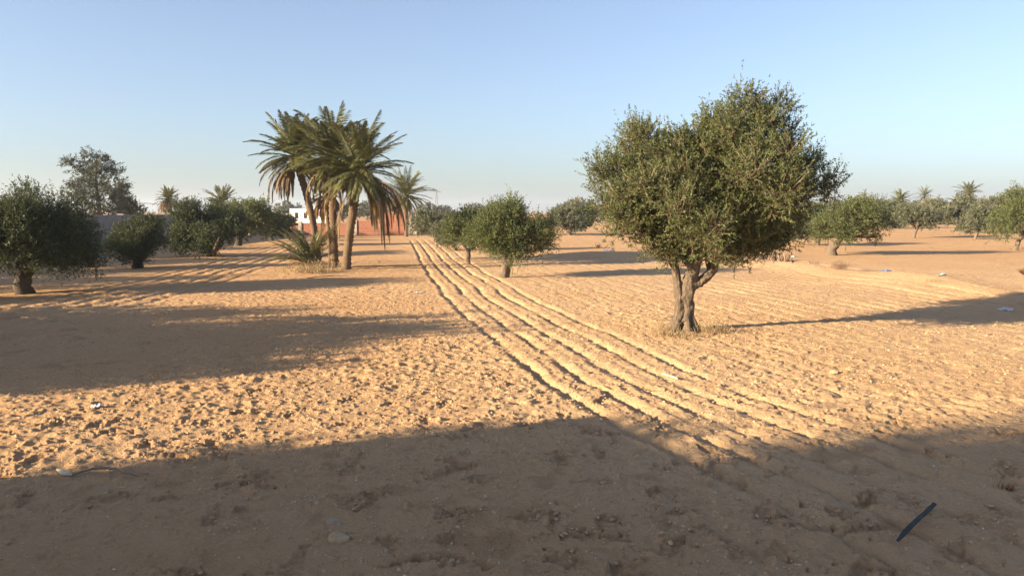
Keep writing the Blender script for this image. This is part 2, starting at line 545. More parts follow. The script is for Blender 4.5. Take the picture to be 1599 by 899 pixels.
def make_ground():
    th_d = np.radians(np.arange(-38.0, 38.01, 0.066))
    th_c = np.radians(np.linspace(38.0, 322.0, 150)[1:-1])
    th = np.concatenate([th_d, th_c])                       # measured from +Y, clockwise
    r = [0.4, 0.8, 1.2, 1.6, 2.0, 2.3]
    rr = 2.5
    while rr < 75:
        r.append(rr)
        rr *= 1.0029 if rr < 20 else 1.0038
    while rr < 2500:
        r.append(rr)
        rr *= 1.09
    r = np.array(r)
    T, R = np.meshgrid(th, r)
    X, Y = R * np.sin(T), R * np.cos(T)
    step = np.repeat(np.gradient(r)[:, None], len(th), 1)
    step = np.maximum(step * 0.6, R * np.where(np.arange(len(th)) < len(th_d), 0.0012, 0.033)[None])
    shp = X.shape
    x, y, s = X.ravel(), Y.ravel(), step.ravel()
    z = height(x, y, s)
    crumb = np.zeros_like(z)
    # foot prints and broken crust in the near sand
    rng = np.random.default_rng(41)
    rad = np.sqrt(x * x + y * y)
    for k in range(170):
        a = math.radians(rng.uniform(-36, 36))
        q = rng.uniform(3.4, 8.5)
        cx, cy = q * math.sin(a), q * math.cos(a)
        m = np.nonzero((np.abs(x - cx) < 0.3) & (np.abs(y - cy) < 0.3))[0]
        if not len(m):
            continue
        ro = rng.uniform(0, math.pi)
        dx, dy = x[m] - cx, y[m] - cy
        p, t = dx * math.cos(ro) + dy * math.sin(ro), -dx * math.sin(ro) + dy * math.cos(ro)
        L, W = rng.uniform(0.06, 0.13), rng.uniform(0.035, 0.06)
        wob = 1 + 0.45 * vn(x[m], y[m], 0.07, 70 + k % 7) + 0.45 * vn(x[m], y[m], 0.028, 80 + k % 5)
        e = np.sqrt((p / L) ** 2 + (t / W) ** 2) * wob
        dep = rng.uniform(0.010, 0.026)
        z[m] += -dep * sstep(1.15, 0.75, e) + 0.35 * dep * np.exp(-((e - 1.35) / 0.25) ** 2)
        crumb[m] = np.maximum(crumb[m], 0.8 * sstep(1.5, 0.8, e) * (0.55 + 0.6 * vn(x[m], y[m], 0.045, 85)))
    # base colour: paler from the worked strip rightward, redder on the left and beyond the bank
    u = track_u(x, y)
    zone = 0.42 + 0.5 * sstep(-2.0, 1.0, u)
    bd = berm_d(x, y)
    zone = zone - 0.36 * sstep(0.0, 2.5, bd) * sstep(1.0, 3.0, x)
    zone = zone + 0.20 * vn(x, y, 2.6, 90) + 0.12 * vn(x, y, 0.6, 91)
    zone = zone - 0.15 * sstep(14, 40, y)
    zone = np.clip(zone, 0, 1)
    crumb = np.maximum(crumb, 0.5 * sstep(0.35, 0.8, vn(x, y, 0.5, 93) * 0.6 + vn(x, y, 0.12, 94) * 0.6))
    nr, nt = shp
    i = np.arange(nr - 1)[:, None] * nt
    j = np.arange(nt)[None]
    j2 = (j + 1) % nt
    f = np.stack([i + j, i + nt + j, i + nt + j2, i + j2], -1).reshape(-1, 4)
    v = np.stack([x, y, z], -1)
    v = np.concatenate([v, [[0, 0, float(z[:nt].mean())]]])
    zone = np.append(zone, 0.5)
    crumb = np.append(crumb, 0.0)
    jj = np.arange(nt)
    f3 = np.stack([np.full(nt, len(v) - 1), jj, (jj + 1) % nt], -1)
    me = mesh_np('ground', v, [f, f3], True, {'zone': ('POINT', zone), 'crumb': ('POINT', crumb)})
    me.materials.append(M_SOIL)
    o = bpy.data.objects.new('ground', me)
    COL.objects.link(o)
    return tag(o, 'orange sandy field with tractor furrows and foot prints', 'ground', None, 'structure')


make_ground()


def gz(x, y):
    return float(height(np.array([x]), np.array([y]))[0])


def ground_at(px, py, sink=0.0):
    p = gp(px, py)
    p.z = gz(p.x, p.y) - sink
    return p


# ------------------------------------------------------------------ walls and buildings
def brick_wall():
    p0, p1 = gp(405, 373), gp(636, 368)
    Y = 60.0
    s = Y / F_PX
    x0, x1 = (392 - 800) * s, (637 - 800) * s
    o = empty('brick_wall', (x0, Y, 0), 'long bare red brick wall with stepped top behind the palms', 'wall')
    xs = lambda px: (px - 392) * s
    top = lambda py: zat(py, Y)
    b = MB()
    for a, c, t in ((392, 556, 348), (556, 596, 344.5), (596, 637, 331)):
        b.box(xs(a), xs(c), 0.0 if a != 556 else 0.003, 0.22, -0.2, top(t))
    b.build('brickwork', M_BRICK, o)
    c = MB()
    for px, t in ((404, 346), (470, 346), (556, 343), (596.5, 329.5), (636, 329.5)):
        c.box(xs(px) - .12, xs(px) + .12, -0.06, 0.26, -0.2, top(t))
    c.build('concrete_posts', M_CEMENT, o)
    return o


brick_wall()


def cement_house():
    Y = 62.0
    s = Y / F_PX
    o = empty('cement_house', ((640 - 800) * s, Y, 0), 'small pale cement building with dark flat roof edge beside the brick wall', 'building')
    w = (679 - 640) * s
    h = zat(330.5, Y)
    b = MB()
    b.box(0, 0.62, 0.0, 3.2, -0.2, h + 0.06)
    b.box(0.623, w, 0.55, 3.2, -0.2, h - 0.03)
    b.build('wall', M_CEMENT, o)
    r = MB()
    r.box(0.66, w + 0.06, 0.30, 3.25, h - 0.02, h + 0.10)
    r.build('roof', M_SLAB, o)
    d = MB()
    d.box(1.02, 1.42, 0.52, 0.6, 0.5, h - 0.35)
    d.build('window', M_DARK, o)
    p = MB()
    p.box(0.16, 0.22, -0.05, 0.0, 0.8, h)
    p.box(0.30, 0.34, -0.05, 0.0, 1.0, h)
    p.build('pipes', M_SLAB, o)


cement_house()


def white_house():
    Y = 84.0
    s = Y / F_PX
    X = lambda px: (px - 462) * s
    o = empty('white_house', ((462 - 800) * s, Y, 0), 'low white building with a small dome behind the palms', 'building')
    b = MB()
    b.box(X(452), X(484), .6, 2.8, -.3, zat(325.5, Y))
    b.box(X(484) + .003, X(524), 0, 2.6, -.3, zat(338, Y))
    b.box(X(506), X(523), 0.3, 2.4, zat(338, Y) + .002, zat(326, Y))
    b.build('wall', M_WHITE, o)
    d = MB()
    cx, cy, cz, rd = X(494), 1.6, zat(329, Y), 0.62
    ths = np.linspace(0, np.pi / 2, 8)
    pts = [(cx, cy, zat(338, Y))] + [(cx, cy, cz + rd * math.sin(t)) for t in ths]
    rads = [rd] + [max(rd * math.cos(t), 0.01) for t in ths]
    d.tube(pts, rads, 16)
    d.build('dome', M_WHITE, o, True)
    t = MB()
    t.box(X(494), X(512), 0.2, 1.3, zat(337.9, Y), zat(334, Y))
    t.add([(X(494), .1, zat(334, Y)), (X(512), .1, zat(334, Y)), (X(510), 1.3, zat(330, Y)), (X(499), 1.3, zat(330, Y))], [(0, 1, 2, 3)])
    t.build('tiled_canopy', M_TERRA, o)
    for px in (460, 474):
        w = MB()
        w.box(X(px), X(px + 5), .58, .63, zat(341, Y), zat(332, Y))
        w.build('window', M_DARK, o)


white_house()


def grey_wall():
    pts = [gp(-70, 430), gp(100, 397), gp(185, 387.5), gp(275, 378), gp(400, 371)]
    pts = [(-19.0, 14.0), (-19.4, 24.0), (-19.6, 38.5), (-20.0, 48.0), (-20.6, 60.0)]
    o = empty('boundary_wall', (pts[0][0], pts[0][1], 0), 'long grey block wall running behind the left row of trees', 'wall')
    b, c = MB(), MB()
    for k, ((xa, ya), (xb, yb)) in enumerate(zip(pts[:-1], pts[1:])):
        ox, oy = pts[0]
        xa, xb, ya, yb = xa - ox, xb - ox, ya - oy, yb - oy
        h0, h1, t = -.2, 1.62, 0.2
        v = [(xa, ya, h0), (xb, yb, h0), (xb, yb, h1), (xa, ya, h1), (xa - t, ya, h0), (xb - t, yb, h0), (xb - t, yb, h1), (xa - t, ya, h1)]
        b.add(v, [(0, 1, 2, 3), (5, 4, 7, 6), (3, 2, 6, 7), (1, 5, 6, 2), (4, 0, 3, 7)])
        n = 3
        for q in range(n):
            f = (q + .5) / n
            xx, yy = xa + (xb - xa) * f, ya + (yb - ya) * f
            c.box(xx - .26, xx + .06, yy - .15, yy + .15, -.2, 1.68)
    b.build('blockwork', M_GREYWALL, o)
    c.build('piers', M_GREYWALL, o)


grey_wall()


def shadow_house():
    """Unseen, added left of and behind the camera to throw the long near shade."""
    ca, sa = math.cos(SUN_AZ), math.sin(SUN_AZ)
    s0, p0 = -15.0, 5.95
    o = empty('shadow_house', (s0 * ca - p0 * sa, s0 * sa + p0 * ca, 0), 'unseen flat roofed whitewashed house added for its shadow across the near sand', 'building', None, SUN_AZ)
    b = MB()
    b.box(0, 6.0, -9.5, 0, -.3, 3.35)
    b.build('wall', M_WHITE, o)
    r = MB()
    r.box(0.0, 6.05, -9.55, 0.0, 3.352, 3.46)
    r.build('roof', M_SLAB, o)
    d = MB()
    d.box(5.98, 6.06, -4.0, -3.0, -.1, 2.1)
    d.build('door', M_TERRA, o)
    for y0 in (-2.2, -6.6, -8.6):
        w = MB()
        w.box(5.98, 6.04, y0, y0 + 1.0, 0.9, 2.1)
        w.build('window', M_DARK, o)


shadow_house()


# ------------------------------------------------------------------ olive trees
def bezier(p0, p1, p2, n=8):
    t = np.linspace(0, 1, n)[:, None]
    return (1 - t) ** 2 * np.asarray(p0) + 2 * t * (1 - t) * np.asarray(p1) + t ** 2 * np.asarray(p2)


def crown_leaves(mb, lobes, n_leaf, L, W, rng, per=18, twig=(0.16, 0.36), up=0.45, shell=2.2, gaps=0.25, droop=0.0, out=0.75, stems=None, sprig=True):
    """Leafy shoots spread through the union of the lobes (cx,cy,cz,rx,ry,rz[,weight])."""
    lobes = [tuple(l) + (1.0,) * (7 - len(l)) for l in lobes]
    if sprig:
        more = []
        for l in lobes:
            k = max(4, int(7 + 9 * l[3]))
            dd = rand_unit(k, rng)
            for e in dd:
                f = rng.uniform(.45, .98)
                rr = rng.uniform(.17, .38)
                more.append((l[0] + e[0] * l[3] * f, l[1] + e[1] * l[4] * f, l[2] + e[2] * l[5] * f, l[3] * rr, l[4] * rr, l[5] * rr * rng.uniform(.8, 1.4), 1.7 * l[6]))
        lobes = [(l[0], l[1], l[2], l[3] * .60, l[4] * .60, l[5] * .60, l[6] * .55) for l in lobes] + more
    wts = np.array([l[6] * (l[3] * l[4] * l[5]) ** (2.3 / 3) for l in lobes])
    wts /= wts.sum()
    n_tw = max(4, int(n_leaf / per))
    zmin = min(l[2] - l[5] for l in lobes)
    zmax = max(l[2] + l[5] for l in lobes)
    for l, wt in zip(lobes, wts):
        m = max(3, int(n_tw * wt))
        d = rand_unit(int(m * 1.6), rng)
        # lumpy outline
        lump = 1 + 0.22 * vn(d[:, 0] * 2 + l[0], d[:, 1] * 2 + d[:, 2] * 2.7 + l[2], 0.55, int(rng.integers(99)))
        fr = rng.random(len(d)) ** (1 / shell) * lump
        c = np.array(l[:3]) + d * fr[:, None] * np.array(l[3:6])
        keep = (vn(c[:, 0] + 0.6 * c[:, 2], c[:, 1] - 0.7 * c[:, 2], 0.22 * (l[3] + 0.35), int(rng.integers(99))) + rng.normal(0, .25, len(d))) > -1 + gaps * 2 - 0.35
        c, d, fr = c[keep][:m], d[keep][:m], fr[keep][:m]
        n = len(c)
        if n == 0:
            continue
        td = d * out + np.array([0, 0, up - droop]) + rng.normal(0, .38, (n, 3))
        td /= np.linalg.norm(td, axis=1, keepdims=True)
        tl = rng.uniform(*twig, n) * (1 + 0.15 * (rng.random(n) > .86) * (fr > .8) * (d[:, 2] > -.2))
        # strong upright shoots
        td = np.where(((tl > twig[1]) & (up > .3))[:, None], td * .55 + np.array([0, 0, .75]), td)
        tt = np.clip(0.45 + 0.55 * (fr - .75) + rng.normal(0, .13, n) + 0.12 * (c[:, 2] - (zmin + zmax) / 2) / (zmax - zmin), 0, 1)  # inner and lower shoots tinted darker: crown shade put into the colour
        q = rng.random((n, per))
        base = c[:, None] + td[:, None] * (tl[:, None] * q)[..., None]
        side = rng.normal(size=(n, per, 3))
        side -= (side * td[:, None]).sum(-1, keepdims=True) * td[:, None]
        side /= np.linalg.norm(side, axis=-1, keepdims=True) + 1e-9
        ld = td[:, None] * rng.uniform(.45, 1.0, (n, per, 1)) + side * rng.uniform(.4, .9, (n, per, 1)) - np.array([0, 0, droop])
        nr = np.cross(ld, rng.normal(size=(n, per, 3)))
        nr = nr + np.array([0, 0, .4])
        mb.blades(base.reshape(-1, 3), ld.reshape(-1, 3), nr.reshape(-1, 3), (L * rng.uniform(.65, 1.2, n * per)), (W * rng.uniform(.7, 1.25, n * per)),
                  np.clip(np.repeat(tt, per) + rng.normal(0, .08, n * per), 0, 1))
        if stems is not None:
            stems.blades(c - td * 0.10, td, rng.normal(size=(n, 3)), tl + .10, np.full(n, 0.007), np.full(n, .3))


def limbs(mb, root, lobes, rng, r0, r1, sub=5, seg=6, sag=0.3):
    root = np.asarray(root, float)
    for l in lobes:
        e = np.array(l[:3], float)
        mid = root * .5 + e * .5 + rng.normal(0, .12, 3) * l[3]
        mid[2] = root[2] + (e[2] - root[2]) * (sag + .25 * rng.random())
        pts = bezier(root, mid, e, 7)
        mb.tube(pts, np.linspace(r0, r1, 7) * (0.7 + 0.3 * min(1, l[3])), seg, 0.12, int(rng.integers(50)))
        for k in range(sub):
            q = pts[rng.integers(3, 7)]
            d = rand_unit(1, rng)[0] * .8 + np.array([0, 0, .35])
            e2 = e + d * np.array(l[3:6]) * rng.uniform(.55, .9)
            mb.tube(bezier(q, (q + e2) / 2 + rng.normal(0, .06, 3), e2, 5), np.linspace(r1 * .75, r1 * .2, 5), 4, 0, 0)


def olive(base_px, box, label, mat=None, seed=0, group='olive trees in the field', lean=None, to_ground=False, n_lobes=8, trunk_r=None, density=1.0,
          name='olive_tree', cat='olive tree', bark=None, gaps=0.22, lobes_px=None, max_leaf=60000):
    """Olive seen in the photograph with its foot at base_px and its crown inside box = (x0, x1, top, bottom)."""
    rng = np.random.default_rng(seed + 100)
    p = gp(*base_px)
    Y = p.y
    s = Y / F_PX
    x0, x1, yt, yb = box
    g = gz(p.x, p.y)
    o = empty(name, (p.x, p.y, g - 0.03), label, cat, group)
    W, cx = (x1 - x0) * s, ((x0 + x1) / 2 - base_px[0]) * s
    zt, zb = zat(yt, Y) - g, zat(yb, Y) - g
    H = zt - zb
    cz = (zt + zb) / 2
    lobes = []
    D = min(W, 1.15 * W) * .5
    zt -= .05 + .03 * W
    H = zt - zb
    cz = (zt + zb) / 2
    rl = min(0.30 * W, 0.42 * H)
    # left, right, top, core and a scatter in depth
    lobes.append((cx, 0, cz, .27 * W, .28 * W, .34 * H))
    lobes.append((cx - .5 * W + rl * .95, rng.uniform(-.1, .1) * W, cz + rng.uniform(-.15, .08) * H, rl * .95, rl, rl * .8))
    lobes.append((cx + .5 * W - rl * .95, rng.uniform(-.1, .1) * W, cz + rng.uniform(-.15, .08) * H, rl * .95, rl, rl * .8))
    tx = rng.uniform(-.18, .18) * W
    lobes.append((cx + tx, 0, zt - rl * .8, rl * .9, rl, rl * .8))
    for k in range(n_lobes):
        a = 2 * math.pi * (k + rng.random() * .7) / n_lobes
        q = rng.uniform(.45, .9) * .5 * W
        r = rl * rng.uniform(.4, .85)
        zz = cz + rng.uniform(-.38, .34) * H
        lobes.append((cx + q * math.cos(a) * .8, q * math.sin(a), min(max(zz, zb + r * .8), zt - r * .85), r, r, r * .85))
    if lobes_px:
        lobes = []
        for (lx, ly, lr) in lobes_px:
            for dy in ((-.75, .75) if lr * s > .16 * W else (rng.uniform(-.15, .15),)):
                lobes.append(((lx - base_px[0]) * s, dy * lr * s, zat(ly, Y) - g - (.05 + .03 * W), lr * s, lr * s * 1.1, lr * s * .92))
    tr = trunk_r or 0.055 * W + 0.03
    tm = MB()
    if lean is None:
        lean = rng.uniform(-.1, .1)
    fork = np.array([lean + 0.25 * cx, rng.uniform(-.05, .05), max(0.32, zb + (.2 if lobes_px else .12) * H)])
    k = 9
    tp = bezier((0, 0, -.1), (lean * .1, 0, fork[2] * .5), fork, k)
    tp[1:-1] += rng.normal(0, tr * .12, (k - 2, 3)) * np.array([1, 1, 0])
    tm.tube(tp, tr * np.concatenate([[1.5, 1.2], np.linspace(1.0, .8, k - 2)]), 12, .25, seed)
    limbs(tm, tp[-2], lobes[:min(len(lobes), 9)], rng, tr * .5, tr * .16, 4)
    if to_ground:
        for q in range(6):
            e = np.array([rng.uniform(-.3, .3) * W, rng.uniform(-.3, .3) * W, zb + .4 * H])
            tm.tube(bezier((rng.normal(0, .08), rng.normal(0, .08), -.05), e * .6, e, 5), np.linspace(tr * .6, tr * .2, 5), 5)
        lobes.append((cx * .3, 0, max(.32, zb * .5), .20 * W, .2 * W, max(.3, .6 * zb)))
    tm.build('trunk', bark or M_BARK, o, True)
    L = float(np.clip(Y * 0.0024, .055, .30))
    Wd = L * .30
    n = int(min(max_leaf, 9.0 * density * W * H / (L * Wd * .5)))
    cm = MB()
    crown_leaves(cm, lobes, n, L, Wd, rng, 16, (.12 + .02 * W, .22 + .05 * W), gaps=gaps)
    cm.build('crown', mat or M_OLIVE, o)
    return o


# --- the big olive on the right of the furrows
def main_olive():
    rng = np.random.default_rng(5)
    bx, by = 1065, 519
    p = gp(bx, by)
    Y = p.y
    s = Y / F_PX
    g = gz(p.x, p.y)
    o = empty('olive_tree', (p.x, p.y, g), 'largest olive tree, with a wide crown and twisted split trunk, beside the tractor furrows', 'olive tree', 'olive trees in the field')
    X = lambda px: (px - bx) * s
    Z = lambda py: zat(py + max(0, 330 - py) * .15, Y) - g
    R = lambda r: r * s
    L = []

    def lobe(px, py, r, dy=0.0, rz=None, ry=None, w=1.0):
        L.append((X(px), dy, Z(py), R(r), R(ry or r), R(rz or r), w))
    lobe(1090, 285, 100, 0.0, 92, 110, .8)
    lobe(1002, 232, 58, 0.1, 56)
    lobe(985, 186, 24, 0.15, 34, w=1.5)
    lobe(1036, 236, 40, -.3, 36)
    lobe(1150, 205, 66, 0.0, 62)
    lobe(1152, 158, 34, 0.0, 38, w=1.5)
    lobe(1203, 172, 38, 0.1, 38, w=1.4)
    lobe(1085, 226, 44, .5, 36)
    lobe(1108, 200, 32, -.5, 28)
    lobe(948, 270, 34, 0.1, 34)
    lobe(928, 262, 19, 0.05, 24, w=2.2)
    lobe(965, 325, 40, -.1, 42)
    lobe(1000, 346, 50, -.4, 40)
    lobe(1010, 300, 60, -.6, 55)
    lobe(1050, 378, 42, -.3, 32)
    lobe(1095, 388, 42, .0, 26)
    lobe(1080, 340, 70, -.8, 55)
    lobe(1145, 374, 44, -.2, 34)
    lobe(1185, 386, 32, .1, 28)
    lobe(1170, 320, 66, -.5, 58)
    lobe(1160, 260, 66, -.7, 58)
    lobe(1205, 355, 42, .3, 44)
    lobe(1222, 290, 50, .1, 48)
    lobe(1232, 238, 42, .2, 40)
    lobe(1264, 236, 22, .2, 32, w=1.8)
    lobe(1268, 288, 32, .1, 32)
    lobe(1290, 281, 18, .1, 20, w=2.0)
    lobe(1245, 340, 26, .2, 28)
    lobe(1080, 300, 60, .9, 60, w=.7)
    lobe(1150, 300, 60, 1.0, 60, w=.7)
    lobe(1010, 300, 45, .7, 45, w=.7)
    for a_ in ((968, 350, 28, -.2), (1002, 370, 30, -.2), (1046, 392, 28, 0), (1196, 384, 32, 0), (1218, 374, 22, .1), (1140, 392, 26, .2), (945, 322, 24, 0)):
        lobe(*a_, w=1.5)
    # trunk: two stems fused from a swollen foot, a bent limb leaving to the right
    t = MB()
    q = lambda px, py, dy=0: (X(px), dy, Z(py))
    main = np.array([q(1067, 530), q(1067, 518), q(1068, 502), q(1069, 485), q(1070, 468), q(1072, 450), q(1077, 436), q(1080, 420), q(1086, 395), q(1092, 350)])
    mr = np.array([22, 19, 15, 12.5, 12.0, 12.2, 12, 10, 8.5, 6]) * s
    def fine(P, r, n=60):
        a, c = np.linspace(0, 1, len(P)), np.linspace(0, 1, n)
        P2 = np.stack([np.interp(c, a, P[:, i]) for i in range(3)], 1)
        kk = np.array([.1, .2, .4, .2, .1])
        for i in range(3):
            P2[2:-2, i] = np.convolve(P2[:, i], kk, 'valid')
        return P2, np.interp(c, a, r)
    t.tube(*fine(main, mr), 40, .26, 3)
    left = np.array([q(1060, 528, -.03), q(1060, 512, -.03), q(1060, 490, -.03), q(1059, 468, -.02), q(1057, 448), q(1054, 428), q(1046, 398), q(1030, 350)])
    lr = np.array([12, 11, 9.5, 8, 7.2, 6.5, 6, 4.5]) * s
    t.tube(*fine(left, lr), 32, .26, 9)
    limb = np.array([q(1073, 452), q(1083, 444), q(1094, 438), q(1104, 430), q(1112, 421), q(1115, 408), q(1117, 385), q(1135, 340)])
    lb = np.array([10, 8.5, 7.5, 7, 6.5, 5.5, 5, 4]) * s
    t.tube(*fine(limb, lb), 28, .22, 4)
    t.tube(np.array([q(1104, 430), q(1108, 420, .05), q(1104, 405, .1), q(1098, 370, .2)]), np.array([5, 4.5, 4, 3]) * s, 10, .1, 4)
    for a in range(7):
        an = a / 7 * 2 * math.pi + .3
        c = np.array([X(1067), 0, 0])
        t.tube([c + [0.10 * math.cos(an), .10 * math.sin(an), .22], c + [.17 * math.cos(an), .17 * math.sin(an), .07], c + [.27 * math.cos(an), .27 * math.sin(an), -.05]],
               [.05, .06, .035], 10, .2, a)
    limbs(t, main[-3], L[:4] + L[14:16], rng, .065, .022, 5, 8)
    limbs(t, left[-2], L[1:4] + L[9:13], rng, .050, .020, 5, 8)
    limbs(t, limb[-3], L[4:7] + L[17:26], rng, .050, .020, 5, 8)
    # rotted hollow at the foot and knotty relief
    hc = np.array([X(1065), -.15, Z(510)])
    for q_ in range(len(t.v)):
        v = t.v[q_].astype(float)
        dd = (v - hc) / np.array([.055, .25, .085])
        push = np.exp(-np.minimum((dd ** 2).sum(1), 30) ** 2)
        v[:, 1] += .13 * push
        k_ = .010 * vn(v[:, 0] * 1.0 + v[:, 1], v[:, 2] * .45, .05, 7) + .006 * vn(v[:, 0] - v[:, 1], v[:, 2] * .6, .022, 8)
        v[:, 0] += k_
        v[:, 1] += k_
        t.v[q_] = v.astype(np.float32)
    tr = t.build('trunk', M_BARK, o, True)
    st = MB()
    cm = MB()
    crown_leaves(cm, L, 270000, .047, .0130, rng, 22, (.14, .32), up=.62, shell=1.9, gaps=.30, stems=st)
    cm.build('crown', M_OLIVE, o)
    st.build('twigs', M_STALK, o)
    return o


main_olive()

G_ROW = 'olive trees in the row beside the furrows'
G_RIGHT = 'olive trees of the red field'
G_LEFT = 'trees and bushes of the shaded left row'
olive((787, 434), (722, 868, 304, 424), 'medium olive tree with a full crown and gnarled foot, next beyond the largest olive', seed=1, group=G_ROW, trunk_r=.14, lean=.12, n_lobes=10, max_leaf=110000, lobes_px=[(770, 337, 25), (765, 318, 12), (795, 328, 24), (764, 362, 28), (800, 362, 34), (835, 350, 27), (854, 364, 17), (745, 352, 22), (734, 368, 14), (776, 380, 17), (815, 380, 16), (845, 378, 14), (812, 324, 13), (858, 345, 10)])
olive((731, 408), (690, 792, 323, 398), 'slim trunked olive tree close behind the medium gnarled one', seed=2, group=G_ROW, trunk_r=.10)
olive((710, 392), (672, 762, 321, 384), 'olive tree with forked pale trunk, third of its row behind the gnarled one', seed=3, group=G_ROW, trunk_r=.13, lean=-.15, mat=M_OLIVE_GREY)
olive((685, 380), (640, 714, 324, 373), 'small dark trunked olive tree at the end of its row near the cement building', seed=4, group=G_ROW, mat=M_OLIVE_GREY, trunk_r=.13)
olive((889, 367), (852, 914, 318, 363), 'grey green olive tree standing alone in the gap past the gnarled olive', seed=5, group=G_RIGHT, mat=M_OLIVE_GREY)
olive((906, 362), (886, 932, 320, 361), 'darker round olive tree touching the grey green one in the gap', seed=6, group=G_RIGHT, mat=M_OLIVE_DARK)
olive((1297, 399), (1262, 1391, 303, 376), 'olive tree with thick pale leaning trunk beyond the dry bush', seed=7, group=G_RIGHT, mat=M_OLIVE_FRESH, lean=.28, trunk_r=.19, n_lobes=10, max_leaf=90000, lobes_px=[(1345, 333, 29), (1372, 344, 19), (1320, 338, 28), (1300, 352, 26), (1362, 364, 14), (1280, 346, 18), (1330, 318, 14), (1352, 312, 10)])
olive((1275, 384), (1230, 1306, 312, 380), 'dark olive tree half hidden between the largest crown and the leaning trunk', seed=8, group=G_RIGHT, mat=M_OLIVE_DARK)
olive((1427, 371), (1396, 1472, 316, 361), 'small olive tree with one thin bare trunk below the middle palm of the field', seed=9, group=G_RIGHT, mat=M_OLIVE_GREY, trunk_r=.11)
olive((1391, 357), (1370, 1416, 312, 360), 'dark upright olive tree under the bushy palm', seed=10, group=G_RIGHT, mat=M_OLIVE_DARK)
olive((1503, 364), (1450, 1548, 306, 353), 'old olive tree with very thick dark trunk below the tall palm', seed=11, group=G_RIGHT, trunk_r=.55, mat=M_OLIVE_GREY, n_lobes=10)
olive((1522, 374), (1498, 1584, 314, 364), 'young olive tree with thin straight trunk in front of the thick trunked one', seed=12, group=G_RIGHT, trunk_r=.09, mat=M_OLIVE_GREY)
olive((1586, 391), (1550, 1682, 280, 375), 'bright green olive tree with slender leaning trunk at the picture edge', seed=13, group=G_RIGHT, mat=M_OLIVE_FRESH, lean=.1, trunk_r=.10, n_lobes=10)
olive((1460, 350), (1436, 1490, 314, 349), 'far olive tree behind the thin bare trunked one', seed=14, group=G_RIGHT, mat=M_OLIVE_GREY)
olive((1565, 356), (1532, 1600, 306, 350), 'far olive tree seen between the young and the bright green ones', seed=15, group=G_RIGHT, mat=M_OLIVE_GREY)
# left row
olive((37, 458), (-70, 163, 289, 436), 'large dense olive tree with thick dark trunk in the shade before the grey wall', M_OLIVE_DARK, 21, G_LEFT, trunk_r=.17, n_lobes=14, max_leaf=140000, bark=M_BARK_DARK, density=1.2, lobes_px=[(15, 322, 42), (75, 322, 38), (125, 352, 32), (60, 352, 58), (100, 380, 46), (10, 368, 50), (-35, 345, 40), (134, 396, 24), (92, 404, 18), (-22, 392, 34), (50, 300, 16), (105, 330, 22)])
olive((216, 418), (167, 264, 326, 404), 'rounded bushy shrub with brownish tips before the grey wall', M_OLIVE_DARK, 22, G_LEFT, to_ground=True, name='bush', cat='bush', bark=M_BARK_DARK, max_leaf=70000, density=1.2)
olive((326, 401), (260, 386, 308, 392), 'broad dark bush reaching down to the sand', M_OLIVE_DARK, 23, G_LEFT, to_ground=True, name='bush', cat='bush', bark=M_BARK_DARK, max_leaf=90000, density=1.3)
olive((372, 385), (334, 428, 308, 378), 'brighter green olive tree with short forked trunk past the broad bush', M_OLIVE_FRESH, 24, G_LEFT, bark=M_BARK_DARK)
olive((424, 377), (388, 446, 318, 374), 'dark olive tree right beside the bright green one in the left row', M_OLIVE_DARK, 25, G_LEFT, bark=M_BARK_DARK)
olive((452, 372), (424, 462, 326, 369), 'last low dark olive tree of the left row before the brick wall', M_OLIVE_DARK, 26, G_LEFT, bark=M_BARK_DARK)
# trees whose shadows enter the picture from the left
for k, (x, y, W, H, zb) in enumerate(((-12.6, 6.9, 5.2, 3.2, .7), (-14.6, 9.6, 4.6, 3.0, .5), (-12.2, 12.6, 2.4, 2.2, .4))):
    pass


def free_olive(x, y, W, zt, zb, label, seed, mat=M_OLIVE_DARK, tr=.22, n=30000, L=.10):
    rng = np.random.default_rng(seed)
    o = empty('olive_tree', (x, y, gz(x, y) - .05), label, 'olive tree', 'olive trees outside the frame')
    H = zt - zb
    lobes = [(0, 0, (zt + zb) / 2, .36 * W, .36 * W, .45 * H)]
    for k in range(11):
        a = k / 11 * 2 * math.pi + rng.uniform(0, .4)
        r = .17 * W * rng.uniform(.8, 1.2)
        q = .5 * W - r
        lobes.append((q * math.cos(a), q * math.sin(a), zb + H * rng.uniform(.3, .72), r, r, r * .9))
    lobes.append((0, 0, zt - .2 * W, .24 * W, .24 * W, .2 * W))
    t = MB()
    tp = bezier((0, 0, -.1), (.1, 0, .4), (0, .05, zb + .2 * H), 7)
    t.tube(tp, tr * np.linspace(1.3, .8, 7), 10, .2, seed)
    limbs(t, tp[-2], lobes[:9], rng, tr * .5, tr * .15, 3)
    t.build('trunk', M_BARK_DARK, o, True)
    c = MB()
    crown_leaves(c, lobes, n, L, L * .34, rng, 16, (.2, .45), gaps=.18)
    c.build('crown', mat, o)


